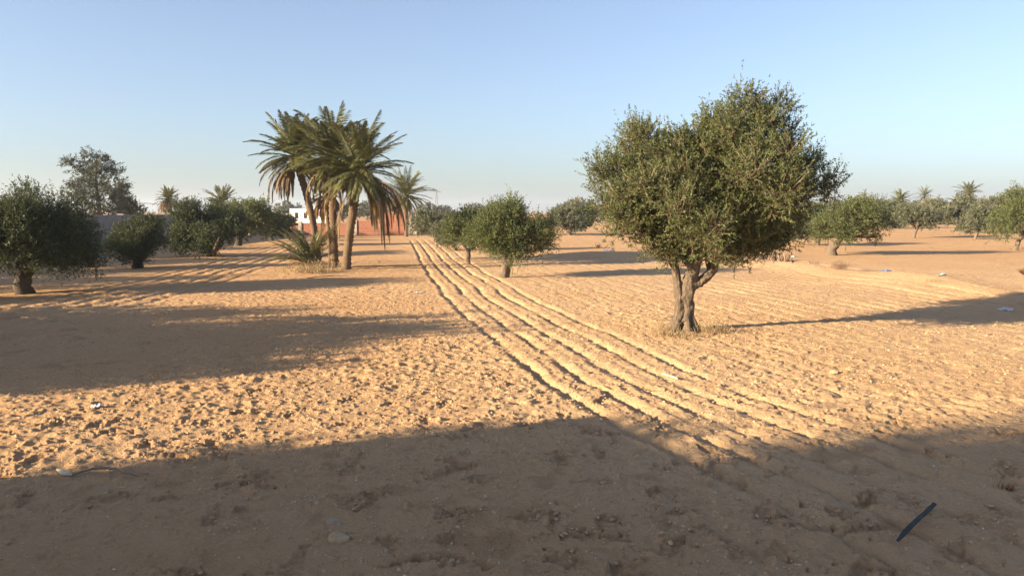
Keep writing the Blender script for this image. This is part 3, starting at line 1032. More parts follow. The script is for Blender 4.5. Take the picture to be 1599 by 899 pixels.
free_olive(-13.4, 7.0, 5.6, 3.65, .2, 'big olive tree left of the frame whose shadow crosses the middle of the sand', 31, n=60000, L=.13)
_q = (-7.6 * math.cos(SUN_AZ) - 5.35 * math.sin(SUN_AZ), -7.6 * math.sin(SUN_AZ) + 5.35 * math.cos(SUN_AZ))
free_olive(_q[0], _q[1], 1.8, 3.05, 1.1, 'unseen young olive tree added at the whitewashed house corner to break its shadow edge', 39, n=16000, L=.09, tr=.09)  # added out of view to roughen the edge of the house shadow
free_olive(-15.8, 9.4, 4.8, 3.3, .2, 'second olive tree left of the frame shading the sand under the dark trees', 32, n=50000, L=.13)
for k, (x, y, W, zt) in enumerate(((-21.0, 11.6, 4.2, 3.6), (-22.3, 15.4, 4.6, 4.2), (-22.8, 19.6, 4.6, 4.0), (-23.4, 23.8, 4.4, 4.2), (-24.0, 28.0, 4.4, 4.0), (-25.6, 33.0, 4.6, 4.3))):
    free_olive(x, y, W, zt, .3, ('first', 'second', 'third', 'fourth', 'fifth', 'sixth')[k] + ' dense olive tree of the row behind the grey wall, outside the frame', 40 + k, n=36000, L=.15)


# unseen tall tree added over the house to carry its shade farther right
def shade_tree():
    ca, sa = math.cos(SUN_AZ), math.sin(SUN_AZ)
    s0, p0 = -16.5, 2.2
    rng = np.random.default_rng(77)
    o = empty('shadow_tree', (s0 * ca - p0 * sa, s0 * sa + p0 * ca, 0), 'unseen tall broad tree added behind the whitewashed house to widen its shade', 'tree', None, SUN_AZ)
    lobes = [(0, 0, 5.6, 1.9, 2.0, 1.5), (0, 1.2, 5.6, 1.3, 1.1, 1.2), (0, -1.8, 5.6, 1.6, 1.6, 1.4), (0, .2, 6.9, 1.3, 1.6, .9), (.8, -3.4, 5.4, 1.5, 1.4, 1.4), (0, -2.6, 7.0, 1.5, 1.8, 1.0)]
    t = MB()
    t.tube([(0, 0, -.2), (.1, 0, 1.8), (0, .1, 3.8), (0, 0, 5.2)], [.38, .3, .24, .12], 12, .15, 1)
    limbs(t, (0, .05, 3.4), lobes, rng, .16, .05, 5)
    t.build('trunk', M_BARK_DARK, o, True)
    c = MB()
    crown_leaves(c, lobes, 70000, .16, .05, rng, 16, (.3, .6), gaps=.10)
    c.build('crown', M_OLIVE_DARK, o)


shade_tree()


# ------------------------------------------------------------------ needle tree behind the grey wall
def needle_tree(Y, px, w_px, top, bot, lobes_px, label, seed, n):
    rng = np.random.default_rng(seed)
    s = Y / F_PX
    x = (px - 800) * s
    o = empty('casuarina_tree', (x, Y, 0), label, 'tree', 'thin needle trees behind the grey wall')
    L = [((a - px) * s, dy, zat(b, Y), r * s, r * s, rz * s) for a, b, r, rz, dy in lobes_px]
    t = MB()
    h = zat(top + 6, Y)
    t.tube([(0, 0, -.2), (.05, 0, h * .3), (-.1, 0, h * .65), (0.05, 0, h)], [.20, .15, .09, .025], 8, .1, 2)
    for l in L:
        zz = max(1.0, l[2] - abs(l[0]) * .55 - .6)
        a = np.array([0, 0, min(zz, h * .9)])
        e = np.array(l[:3])
        t.tube(bezier(a, (a + e) / 2 - [0, 0, .1], e, 5), np.linspace(.06, .02, 5), 5)
        for k in range(4):
            d = rand_unit(1, rng)[0] * np.array(l[3:6]) * .9
            t.tube([e, e + d * .5, e + d], [.02, .015, .008], 4)
    t.build('trunk', M_BARK_DARK, o, True)
    c = MB()
    crown_leaves(c, L, n, .26, .050, rng, 14, (.25, .6), up=.35, shell=1.3, gaps=.40, droop=.1)
    c.build('crown', M_CASU, o)


needle_tree(52.0, 158, 90, 232, 335,
            [(150, 250, 14, 12, 0), (138, 266, 18, 10, .3), (120, 256, 8, 5, 0), (168, 256, 14, 12, 0), (160, 275, 24, 12, -.2), (182, 270, 12, 8, .2), (140, 290, 20, 10, .2), (172, 292, 20, 10, -.3),
             (130, 308, 14, 8, 0), (160, 308, 26, 14, 0), (182, 310, 14, 10, .3), (150, 326, 26, 12, -.2), (175, 328, 22, 10, .2), (118, 293, 7, 3, 0)],
            'tall thin grey green needle tree rising above the grey wall', 3, 7000)
needle_tree(54.0, 194, 30, 284, 335, [(197, 290, 7, 7, 0), (193, 304, 9, 9, 0), (194, 320, 12, 10, 0), (204, 314, 5, 3, 0)], 'shorter wispy needle tree just beside the tall one', 4, 3200)
olive((205, 371), (182, 230, 316, 362), 'low dark bush behind the grey wall under the short needle tree', M_OLIVE_DARK, 61, 'bushes behind the grey wall', to_ground=True, name='bush', cat='bush')
olive((285, 371), (272, 300, 330, 362), 'small green bush behind the grey wall below the round headed palm', M_OLIVE_DARK, 62, 'bushes behind the grey wall', to_ground=True, name='bush', cat='bush')


# ------------------------------------------------------------------ date palms
def frond(mb, root, az, el, length, curl, rng, n=44, lf=0.36, wd=0.026, tint=.5, rach=None, hang=0.25, spread=0.75):
    """One pinnate frond: an arching midrib with two rows of leaflets."""
    k = 16
    ang = el
    pts = [np.array(root, float)]
    h = np.array([math.cos(az), math.sin(az), 0])
    for i in range(k):
        ang -= curl * (0.35 + 1.3 * i / k) / k
        ang = max(ang, -1.5)
        pts.append(pts[-1] + (h * math.cos(ang) + np.array([0, 0, math.sin(ang)])) * (length / k))
    pts = np.array(pts)
    (rach or mb).tube(pts, np.linspace(.020, .005, k + 1) * (length / 1.9), 4, cap=False)
    t = np.linspace(.14, .995, n)
    idx = t * k
    i0 = np.clip(idx.astype(int), 0, k - 1)
    base = pts[i0] + (pts[i0 + 1] - pts[i0]) * (idx - i0)[:, None]
    tan = pts[i0 + 1] - pts[i0]
    tan /= np.linalg.norm(tan, axis=1, keepdims=True)
    sd = np.array([-h[1], h[0], 0.0])
    upv = np.cross(sd, tan)
    upv *= np.sign(upv[:, 2:3] + 1e-6) if abs(el) < 1.2 else 1
    prof = np.sin(np.pi * np.clip(t * .80 + .16, 0, 1)) ** .7
    for sg in (-1, 1):
        fwd = np.interp(t, [.14, 1], [.55, 1.5])[:, None]
        d = sg * sd[None] * spread + tan * fwd + upv * (.30 + rng.normal(0, .12, (n, 1))) + rng.normal(0, .07, (n, 3))
        d[:, 2] -= hang * .6
        nrm = upv + rng.normal(0, .25, (n, 3))
        mb.blades(base, d, nrm, lf * prof * rng.uniform(.85, 1.1, n) * (length / 1.9), wd, np.clip(tint + rng.normal(0, .10, n), 0, 1), .35, hang)


def palm_trunk(mb, pts, r, rng, boots=14, boot_from=.75):
    pts = np.asarray(pts, float)
    n = 46
    tt = np.linspace(0, 1, len(pts))
    tn = np.linspace(0, 1, n)
    P = np.stack([np.interp(tn, tt, pts[:, i]) for i in range(3)], 1)
    kk = np.exp(-np.linspace(-2, 2, 9) ** 2)
    kk /= kk.sum()
    for i in range(3):
        P[4:-4, i] = np.convolve(P[:, i], kk, 'valid')
    rad = r * np.interp(tn, [0, .06, .15, .85, 1], [1.45, 1.2, 1.0, 1.0, 1.1])
    rad = rad * (1 + .10 * np.where(np.arange(n) % 2 == 0, 1, -1) + rng.normal(0, .025, n))
    mb.tube(P, rad, 14, .16, int(rng.integers(40)))
    m = boots
    for q in range(m):
        f = boot_from + (1 - boot_from) * rng.random()
        c = P[int(f * (n - 1))]
        a = rng.uniform(0, 2 * math.pi)
        d = np.array([math.cos(a), math.sin(a), 0])
        mb.tube([c + d * r * .7, c + d * r * 1.25 + [0, 0, .06], c + d * r * 1.55 + [0, 0, .17]], [.045, .035, .012], 5)


def palm(base, top, r, label, seed, live=40, dead=22, length=1.9, dead_len=1.6, group='date palms of the near clump', bend=(0, 0), lf=.42, wd=.024, n=90, el_lo=-.60, trunk=True, dead_el=(-1.25, -.55),
         boots=14, az_pref=None, scale_tint=.5, name='date_palm'):
    rng = np.random.default_rng(seed)
    o = empty(name, (base[0], base[1], base[2] if len(base) > 2 else 0), label, 'palm tree', group)
    b = np.zeros(3)
    tp = np.array(top, float) - np.array([base[0], base[1], base[2] if len(base) > 2 else 0])
    mid = tp * .5 + np.array([bend[0], bend[1], 0])
    if trunk:
        t = MB()
        palm_trunk(t, bezier((0, 0, -.1), mid, tp, 12), r, rng, boots)
        t.build('trunk', M_PBARK, o, True)
    c = MB()
    for k in range(live):
        f = (k + .5) / live
        el = 1.42 - (1.42 - el_lo) * f ** 1.05
        az = k * 2.39996 + rng.normal(0, .45)
        el += rng.normal(0, .12)
        L = length * rng.uniform(.72, 1.10) * (.72 + .28 * math.sin(math.pi * min(1, f * 1.0 + .12)))
        frond(c, tp + rng.normal(0, .03, 3) + [0, 0, .12 * (1 - f)], az, el, L, rng.uniform(.25, .95) * (1.0 if el > 0 else .8), rng, n, lf, wd, scale_tint + rng.normal(0, .13) + .15 * (f > .7))
    c.build('crown', M_PALM, o)
    if dead:
        d = MB()
        for k in range(dead):
            az = rng.uniform(0, 2 * math.pi) if az_pref is None or rng.random() < .35 else rng.normal(az_pref, .55)
            el = rng.uniform(*dead_el)
            frond(d, tp + np.array([0, 0, -.10 - .25 * rng.random()]), az, el + rng.uniform(.25, .75), dead_len * rng.uniform(.7, 1.12), rng.uniform(1.2, 2.0), rng, int(n * .8), lf * .75, wd * .8, rng.random(), hang=.7, spread=.35)
        d.build('dead_fronds', M_DEADPALM, o)
    return o


def palm_px(bpx, tpx, r, label, seed, Y=None, dy=0.0, **kw):
    """bpx: foot in the photograph, tpx: the heart of the crown."""
    p = gp(*bpx)
    if Y is not None:
        p = Vector(((bpx[0] - 800) * Y / F_PX, Y, 0))
    s = p.y / F_PX
    g = gz(p.x, p.y) if p.y < 70 else 0.0
    return palm((p.x, p.y, g), ((tpx[0] - 800) * s, p.y + dy, zat(tpx[1], p.y)), r, label, seed, **kw)


palm_px((540, 421), (564, 268), .13, 'stout date palm with rough trunk and drooping dead fronds, nearest of the palm clump', 1, live=72, dead=24, length=1.88, dead_len=2.1, az_pref=-.15, bend=(-.08, 0))
palm_px((522, 418), (520, 248), .125, 'tallest date palm standing in the middle of the clump', 2, live=72, dead=26, length=1.85, dead_len=1.4, bend=(.02, 0), dy=.1)
palm_px((497, 412), (463, 246), .115, 'thin leaning date palm on the outer side of the clump', 3, live=64, dead=28, length=1.78, dead_len=1.5, az_pref=math.pi, bend=(.32, .0), el_lo=-.4)
palm_px((516, 408), (510, 298), .075, 'thinnest palm hidden behind the tallest one with brown hanging fronds', 4, live=14, dead=26, length=1.2, dead_len=1.1, bend=(.05, 0))
palm_px((634, 369), (636, 306), .12, 'short date palm standing alone before the brick wall', 5, live=64, dead=20, length=2.4, dead_len=2.0, group='date palms before the brick wall', n=30, wd=.045, bend=(.05, 0), az_pref=math.pi)


def young_palm():
    p = gp(478, 418)
    rng = np.random.default_rng(12)
    o = empty('young_palm', (p.x, p.y, gz(p.x, p.y)), 'trunkless young palm with fronds spraying from the sand at the foot of the clump', 'palm tree')
    c = MB()
    s = p.y / F_PX
    for k in range(34):
        el = rng.uniform(.25, 1.4)
        az = rng.uniform(0, 2 * math.pi) if k % 2 else rng.normal(math.pi, .7)
        frond(c, np.array([rng.normal(.15, .1), rng.normal(0, .1), .15]), az, el, rng.uniform(1.0, 1.55), rng.uniform(.25, .7), rng, 34, .36, .026, .42 + rng.normal(0, .14), hang=.1)
    c.build('crown', M_PALM, o)
    d = MB()
    for k in range(26):
        frond(d, np.array([rng.normal(.2, .22), rng.normal(0, .15), .12]), rng.uniform(0, 6.28), rng.uniform(.1, 1.0), rng.uniform(.5, .95), rng.uniform(1.2, 2.4), rng, 26, .26, .02, rng.random(), hang=.6, spread=.5)
    d.build('dead_fronds', M_DEADPALM, o)


young_palm()

GF = 'palms along the skyline'
palm_px((267, 366), (267, 311), .14, 'round headed palm with brown skirt above the grey wall', 21, Y=70, live=60, dead=80, length=1.3, dead_len=1.45, group=GF, n=20, wd=.08, lf=.34, dead_el=(-1.2, -.3))
palm_px((348, 366), (350, 318), .15, 'palm whose fan of fronds shows just above the green olive of the left row', 22, Y=64, live=50, dead=8, length=1.75, group=GF, n=22, wd=.09)
palm_px((1401, 350), (1402, 314), .22, 'short bushy palm above the dark upright olive', 23, Y=105, live=60, dead=30, length=1.8, dead_len=1.5, group=GF, n=18, wd=.10, lf=.4)
palm_px((1439, 350), (1440, 307), .17, 'thin palm with sparse flat head, second in the skyline row', 24, Y=110, live=34, dead=10, length=1.9, dead_len=1.3, group=GF, n=16, wd=.08, lf=.3, el_lo=-.75)
palm_px((1507, 350), (1508, 303), .22, 'tallest skyline palm with a wide spreading head above the thick trunked olive', 25, Y=108, live=46, dead=14, length=2.2, dead_len=1.4, group=GF, n=18, wd=.10, lf=.38, el_lo=-.45)
palm_px((1497, 350), (1493, 318), .16, 'low palm beside the tallest skyline palm', 26, Y=112, live=34, dead=6, length=1.9, group=GF, n=16, wd=.10)
palm_px((902, 352), (900, 322), .2, 'faint palm peeping above the dark olive in the gap', 27, Y=125, live=30, dead=6, length=1.9, group=GF, n=14, wd=.12)
palm_px((924, 352), (921, 321), .2, 'faint palm with visible stem next to the largest olive crown', 28, Y=128, live=28, dead=6, length=1.6, group=GF, n=14, wd=.12)


# ------------------------------------------------------------------ far tree line (reads as one mass)
def treeline():
    rng = np.random.default_rng(55)
    c = MB()
    for k in range(190):
        a = math.radians(rng.uniform(-16, 40))
        q = rng.uniform(120, 260)
        if a < math.radians(3.5) and rng.random() < .8:
            continue
        x, y = q * math.sin(a), q * math.cos(a)
        if -45 < x < -5 and y < 110:
            continue
        w = rng.uniform(4.0, 7.5)
        h = rng.uniform(1.7, 3.0) * (1 + .15 * vn(np.array([a * 20.]), np.array([0.]), 1., 2)[0]) + q * .006
        L = [(x, y, h * .55, w * .42, w * .42, h * .42), (x - w * .28, y, h * .5, w * .26, w * .3, h * .36), (x + w * .26, y + .4, h * .52, w * .28, w * .3, h * .38), (x, y - .5, h * .75, w * .22, w * .22, h * .28)]
        crown_leaves(c, L, 800, .55, .20, rng, 8, (.3, .7), gaps=.12)
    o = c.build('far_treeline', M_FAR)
    tag(o, 'distant grey green belt of orchard trees along the horizon', 'tree belt', None, 'stuff')


treeline()


def far_house():
    Y = 150.0
    s = Y / F_PX
    o = empty('far_house', ((1484 - 800) * s, Y, 0), 'tiny cream house among the trees on the skyline', 'building')
    b = MB()
    b.box(-.7, .9, 0, 4, 0, zat(318.5, Y))
    b.build('wall', M_WHITE, o)
    r = MB()
    r.box(-.75, .95, -.05, 4.05, zat(318.5, Y) + .002, zat(317.9, Y))
    r.build('roof', M_CEMENT, o)


far_house()


# ------------------------------------------------------------------ poles and mast
def pole(px, top, Y, label, arm=.8, group='power poles on the skyline'):
    x = (px - 800) * Y / F_PX
    o = empty('utility_pole', (x, Y, 0), label, 'utility pole', group)
    h = zat(top, Y)
    b = MB()
    b.tube([(0, 0, -.3), (0, 0, h)], [.13, .09], 8)
    b.build('post', M_POLE, o)
    c = MB()
    c.box(-arm, arm, -.06, .06, h - .5, h - .36)
    c.build('crossarm', M_POLE, o)
    for q in ((-.9, 0, .9) if arm > .3 else (0,)):
        i = MB()
        i.tube([(q * arm, 0, h - .36), (q * arm, 0, h - .16)], [.05, .04], 6)
        i.build('insulator', M_SLAB, o)
    return x, h


a = pole(216, 313, 95, 'grey power pole with crossarm above the grey wall', .55)
b_ = pole(303, 305, 100, 'thin pole sticking up behind the broad bush', .06)
c_ = pole(417, 317, 120, 'power pole with wide crossarm over the dark left row olives', 1.1)
wm = MB()
for (p0, y0), (p1, y1) in (((a[0], a[1] - .2), (c_[0], c_[1] - .2)),):
    for off in (-.5, .5):
        n = 14
        t = np.linspace(0, 1, n)
        wm.tube(np.stack([p0 + off + (p1 - p0) * t, 95 + 25 * t, y0 + (y1 - y0) * t - 1.2 * 4 * t * (1 - t) * .4], 1), .018, 4, cap=False)
tag(wm.build('power_lines', M_POLE), 'thin sagging wires strung from the grey power pole', 'wires')


def mast():
    Y = 320.0
    x = (683 - 800) * Y / F_PX
    h = zat(300, Y)
    o = empty('lattice_mast', (x, Y, 0), 'faint lattice radio mast above the row of olives', 'mast')
    b = MB()
    for sx, sy in ((-1, -1), (1, -1), (1, 1), (-1, 1)):
        b.tube([(sx * .8, sy * .8, 0), (sx * .16, sy * .16, h)], [.07, .05], 4)
    n = 12
    for k in range(n):
        z0, z1 = h * k / n, h * (k + 1) / n
        w0, w1 = .8 - .64 * k / n, .8 - .64 * (k + 1) / n
        b.tube([(-w0, -w0, z0), (w1, -w1, z1)], .035, 3)
        b.tube([(w0, -w0, z0), (-w1, -w1, z1)], .035, 3)
    b.build('lattice', M_POLE, o)
    t = MB()
    t.tube([(0, 0, h - .2), (0, 0, h + 1.2)], .12, 5)
    t.build('antenna', M_POLE, o)


mast()
pole(676, 318, 150, 'thin bare post next to the lattice mast', .05)


# ------------------------------------------------------------------ dry plants
def tuft(px, py, h, n, label, mat=None, spread=.5, w=.006, seed=0, name='dry_weed', cat='weed', group='dry weeds on the sand', rad=.06, fluff=0):
    rng = np.random.default_rng(seed + 300)
    p = ground_at(px, py, .01)
    b = MB()
    a = rng.uniform(0, 2 * math.pi, n)
    q = rng.uniform(.1, 1, n) * spread
    d = np.stack([np.cos(a) * q, np.sin(a) * q, np.ones(n)], 1)
    base = np.stack([rng.normal(0, rad, n), rng.normal(0, rad, n), np.zeros(n)], 1)
    ln = h * rng.uniform(.5, 1.1, n)
    tint = rng.random(n)
    dn = d / np.linalg.norm(d, axis=1, keepdims=True)
    b.blades(base, d, rand_unit(n, rng), ln, w, tint, .3, .12)
    if fluff:
        m = fluff
        i = rng.integers(0, n, m)
        f = rng.uniform(.35, 1, m)
        bb = base[i] + dn[i] * (ln[i] * f)[:, None]
        b.blades(bb, dn[i] * .5 + rand_unit(m, rng), rand_unit(m, rng), h * rng.uniform(.10, .28, m), w * .8, rng.random(m))
    o = b.build(name, mat or M_DRY)
    o.location = p
    tag(o, label, cat, group)
    return o


tuft(1035, 527, .26, 160, 'low dry grass tuft on the furrow side of the largest olive trunk', seed=1, rad=.13, spread=.8, fluff=200, name='grass_tuft', cat='grass tuft', group='grass tufts round the largest trunk')
tuft(1113, 523, .24, 190, 'wider dry grass tuft casting a shadow beside the largest olive trunk', seed=2, rad=.12, spread=.9, fluff=260, name='grass_tuft', cat='grass tuft', group='grass tufts round the largest trunk')
tuft(1072, 531, .16, 110, 'short dry grass right at the foot of the largest olive trunk', seed=3, rad=.14, spread=.8, fluff=120, name='grass_tuft', cat='grass tuft', group='grass tufts round the largest trunk')
tuft(126, 590, .36, 7, 'tall dry weed with pale seed head in the broad shadow, outermost of the weeds', seed=4, spread=.25, rad=.02, fluff=26, w=.006)
tuft(246, 590, .22, 12, 'small dry weed at the lit edge of the broad shadow', seed=5, spread=.5, rad=.03, fluff=30, w=.006)
tuft(366, 566, .20, 10, 'dry weed in the middle of the broad shadow edge', seed=6, spread=.5, rad=.03, fluff=24)
tuft(437, 562, .18, 10, 'low dry weed poking from the sunlit rim of the broad shadow', seed=7, spread=.5, rad=.03, fluff=24)
tuft(492, 552, .24, 12, 'dry weed near the notch of the broad shadow', seed=8, spread=.5, rad=.03, fluff=30)
tuft(1313, 429, .34, 240, 'round dry grey bush on the low bank', seed=9, spread=1.5, rad=.12, fluff=700, w=.008, name='dry_bush', cat='bush', group='dry bushes on the bank', mat=M_STALK)
tuft(1272, 421, .22, 40, 'small dry stalky bush between the stalk clump and the round dry bush', seed=10, spread=.7, rad=.10, fluff=60, w=.012, name='dry_bush', cat='bush', group='dry bushes on the bank', mat=M_STALK)
tuft(1460, 453, .16, 110, 'flat dry bush beside the pale bag on the bank', seed=11, spread=1.4, rad=.15, fluff=200, name='dry_bush', cat='bush', group='dry bushes on the bank')
tuft(935, 388, .30, 40, 'small green weed on the bank near the blue bag', seed=12, spread=.8, rad=.06, fluff=60, mat=M_OLIVE_GREY, w=.02, group='green weeds on the bank', name='green_weed')
tuft(944, 380, .26, 36, 'second small green weed farther up the bank', seed=13, spread=.8, rad=.06, fluff=50, mat=M_OLIVE_GREY, w=.02, group='green weeds on the bank', name='green_weed')
tuft(903, 463, .10, 60, 'flat dry plant between the furrows and the largest olive', seed=14, spread=1.2, rad=.12, fluff=80, group='dry weeds on the sand')
tuft(1568, 772, .085, 40, 'tiny dark dry plant on the shaded near sand', seed=15, spread=1.1, rad=.02, fluff=60, w=.006, mat=M_REDPLANT)
tuft(800, 430, .5, 26, 'dry suckers standing round the foot of the gnarled olive', seed=16, spread=.35, rad=.16, fluff=60, w=.012, group='grass tufts round the trunks', name='grass_tuft', cat='grass tuft')


def stalk_clump(px, py, n, h, label, w, seed):
    rng = np.random.default_rng(seed)
    p = ground_at(px, py, .03)
    b = MB()
    s = p.y / F_PX
    for k in range(n):
        x, y = rng.uniform(-.5, .5) * w * s, rng.normal(0, .15)
        hh = h * rng.uniform(.55, 1.05)
        ln = rng.normal(0, .10, 2)
        b.tube([(x, y, 0), (x + ln[0] * .5, y + ln[1] * .5, hh * .5), (x + ln[0], y + ln[1], hh)], [.028, .03, .012], 6, .2, k)
    o = b.build('stalk_clump', M_STALK, None, True)
    o.location = p
    tag(o, label, 'cactus stalks', 'cut stalks on the bank')


stalk_clump(1205, 409, 34, .36, 'clump of upright pale dry stalks on top of the bank', 50, 5)
stalk_clump(1158, 412, 9, .22, 'few short stalks under the edge of the largest crown', 26, 6)

fp = ground_at(1600, 444)
fb = MB()
rg = np.random.default_rng(8)
for k in range(13):
    a = math.pi * (.1 + .85 * k / 12)
    fb.blades(np.zeros((1, 3)), np.array([[-math.cos(a) * .9 - .1, rg.normal(0, .3), math.sin(a) * .9 + .25]]), np.array([[0, -1., .2]]), rg.uniform(.25, .36), .03, rg.random(1), .5, .1)
fo = fb.build('fan_plant', M_REDPLANT)
fo.location = fp
tag(fo, 'reddish spiky plant at the picture edge above the olive shadow', 'plant')


# ------------------------------------------------------------------ litter, stones, branches
def stone(px, py, size, label, seed, mat=M_STONE, group='stones on the sand', flat=.6, lift=-.1, name='stone', cat='stone'):
    rng = np.random.default_rng(seed)
    p = ground_at(px, py)
    u = np.linspace(0, 2 * np.pi, 14, endpoint=False)
    t = np.linspace(0, np.pi, 9)
    U, T = np.meshgrid(u, t)
    d = np.stack([np.sin(T) * np.cos(U), np.sin(T) * np.sin(U), np.cos(T)], -1)
    pl = rand_unit(9, rng)
    r = np.ones(U.shape)
    for q in pl:
        c = (d * q).sum(-1)
        r = np.minimum(r, rng.uniform(.62, .9) / np.maximum(c, .05))
    v = (d * r[..., None] * np.array([1, .75, flat]) * size).reshape(-1, 3)
    v[:, 2] += size * flat * lift
    nt = 14
    i = np.arange(8)[:, None] * nt
    j = np.arange(nt)[None]
    f = np.stack([i + j, i + nt + j, i + nt + (j + 1) % nt, i + (j + 1) % nt], -1).reshape(-1, 4)
    b = MB()
    b.add(v, f)
    o = b.build(name, mat)
    o.location = p
    o.rotation_euler = (0, 0, rng.uniform(0, 6))
    tag(o, label, cat, group)
    return o


stone(527, 850, .072, 'larger sunken stone on the shaded near sand', 1, M_CLOD, flat=.8)
stone(521, 824, .048, 'smaller pale stone just above the larger sunken one', 2, flat=.7)
stone(167, 772, .030, 'bluish grey pebble below the dry curved branch', 3)
stone(1453, 397, .18, 'whitish stone lying at the shadow edge in the red field', 4, M_STONE)
stone(1238, 402, .14, 'pale stone beside the dry stalk clump', 5, M_WSTONE)
stone(113, 438, .12, 'pale stone in the shade near the big dark olive', 6)
stone(1302, 588, .05, 'sunlit pale clod on the sand right of the furrows', 7, M_CLOD)
stone(824, 632, .055, 'clod sitting at the rim of the nearest furrow', 8, M_CLOD)
stone(1010, 655, .05, 'crumbly stone in the furrow at the shade edge', 9, M_CLOD)


def litter(px, py, size, label, seed, mat, name, cat, sx=1.6, sz=.22):
    """A crumpled sheet lying on the sand."""
    rng = np.random.default_rng(seed)
    p = ground_at(px, py)
    n = 15
    g = np.linspace(-1, 1, n)
    A, B = np.meshgrid(g, g)
    rr = np.sqrt(A ** 2 + B ** 2)
    x = A * size * sx * (1 + .25 * vn(A, B, .8, seed)) * np.where(rr > 1, 1 / np.maximum(rr, 1e-6), 1)
    y = B * size * (1 + .3 * vn(A, B, .7, seed + 1)) * np.where(rr > 1, 1 / np.maximum(rr, 1e-6), 1)
    z = size * (sz * 2.0 * (1 - .8 * np.minimum(rr, 1)) + sz * 2.2 * np.abs(vn(A, B, .45, seed + 2)) + sz * 1.2 * vn(A, B, .2, seed + 3)) + .004
    v = np.stack([x, y, z], -1).reshape(-1, 3)
    i = np.arange(n - 1)[:, None] * n
    j = np.arange(n - 1)[None]
    f = np.stack([i + j, i + j + 1, i + n + j + 1, i + n + j], -1).reshape(-1, 4)
    b = MB()
    b.add(v, f)
    o = b.build(name, mat)
    o.location = p
    o.rotation_euler = (0, 0, rng.uniform(-.3, .3))
    tag(o, label, cat, 'litter on the field')
    return o


litter(151, 637, .034, 'small white scrap of plastic on the sunlit sand', 1, M_WBAG, 'plastic_scrap', 'litter')
litter(1385, 433, .10, 'blue plastic bag lying on the low bank', 2, M_BLUEBAG, 'plastic_bag', 'plastic bag', 1.8)
litter(1471, 449, .08, 'pale teal plastic bag beside the flat dry bush', 3, M_TEALBAG, 'plastic_bag', 'plastic bag')
litter(1569, 485, .08, 'white plastic bag lying in the olive shadow', 4, M_WBAG, 'plastic_bag', 'plastic bag', 2.2)
litter(950, 395, .15, 'bright blue bag on the bank at the edge of the largest crown', 5, M_BLUEBAG, 'plastic_bag', 'plastic bag')
litter(156, 401, .16, 'teal bag at the foot of the grey wall', 6, M_TEALBAG, 'plastic_bag', 'plastic bag')
litter(651, 458, .05, 'tiny white scrap on the sand near the first furrow', 7, M_WBAG, 'plastic_scrap', 'litter')


def bar(name, pts, rad, mat, label, cat, group=None, seg=8, rough=.1):
    P = np.array([tuple(q) for q in pts])
    c = P[0].copy()
    b = MB()
    b.tube(P - c, rad, seg, rough, 3)
    o = b.build(name, mat, None, True)
    o.location = c
    tag(o, label, cat, group)
    return o


# curved dry branch with a pale husk at its end
pp = [ground_at(x, y) for x, y in ((112, 751), (128, 746), (145, 742), (165, 741), (182, 744), (198, 749), (216, 753))]
for k, q in enumerate(pp):
    q.z += .012 + .022 * math.sin(math.pi * k / 6)
bar('dry_branch', pp, [.006, .008, .009, .009, .008, .006, .004], M_BRANCH, 'curved dark dry branch lying along the edge of the near shade', 'branch')
pp = [ground_at(x, y) for x, y in ((90, 744), (100, 748), (112, 752))]
for q in pp:
    q.z += .018
bar('palm_husk', pp, [.008, .022, .008], M_HUSK, 'pale husk touching the end of the curved dry branch', 'husk')
pp = [ground_at(x, y) for x, y in ((1035, 587), (1058, 597))]
for q in pp:
    q.z += .03
bar('pale_stick', pp, [.013, .010], M_HUSK, 'short pale stick lying across a furrow', 'stick')
pp = [ground_at(x, y) for x, y in ((1401, 802), (1416, 804))]
for q in pp:
    q.z += .006
bar('dry_straw', pp, [.0022, .0014], M_HUSK, 'thin dry straw above the dark strip', 'straw', None, 5)

# dark flat strip lying on the sand
s0, s1 = ground_at(1400, 864), ground_at(1459, 803)
s0.z += .016
s1.z += .040
d = (s1 - s0)
ln = d.length
d.normalize()
sd = Vector((-d.y, d.x, 0)).normalized()
sb = MB()
V, F_ = [], []
n = 12
for k in range(n):
    f = k / (n - 1)
    w = .0135 * (0.35 + .65 * min(1, f * 6)) * (1 - .25 * f)
    c = d * (ln * f)
    c = Vector((c.x, c.y, c.z + .006 * math.sin(f * 5)))
    sh = .10 * (f < .02) * ln
    for sg, zz in ((-1, 0), (-1, .005), (1, .011), (1, .006)):
        q = c + sd * (w * sg)
        V.append((q.x, q.y, q.z + zz))
for k in range(n - 1):
    for m in range(4):
        F_.append((k * 4 + m, k * 4 + (m + 1) % 4, k * 4 + 4 + (m + 1) % 4, k * 4 + 4 + m))
F_ += [(3, 2, 1, 0), (n * 4 - 4, n * 4 - 3, n * 4 - 2, n * 4 - 1)]
sb.add(V, F_)
so = sb.build('plastic_strip', M_STRIP)
so.location = s0
tag(so, 'narrow dark blue grey strip lying aslant on the shaded near sand', 'plastic strip')

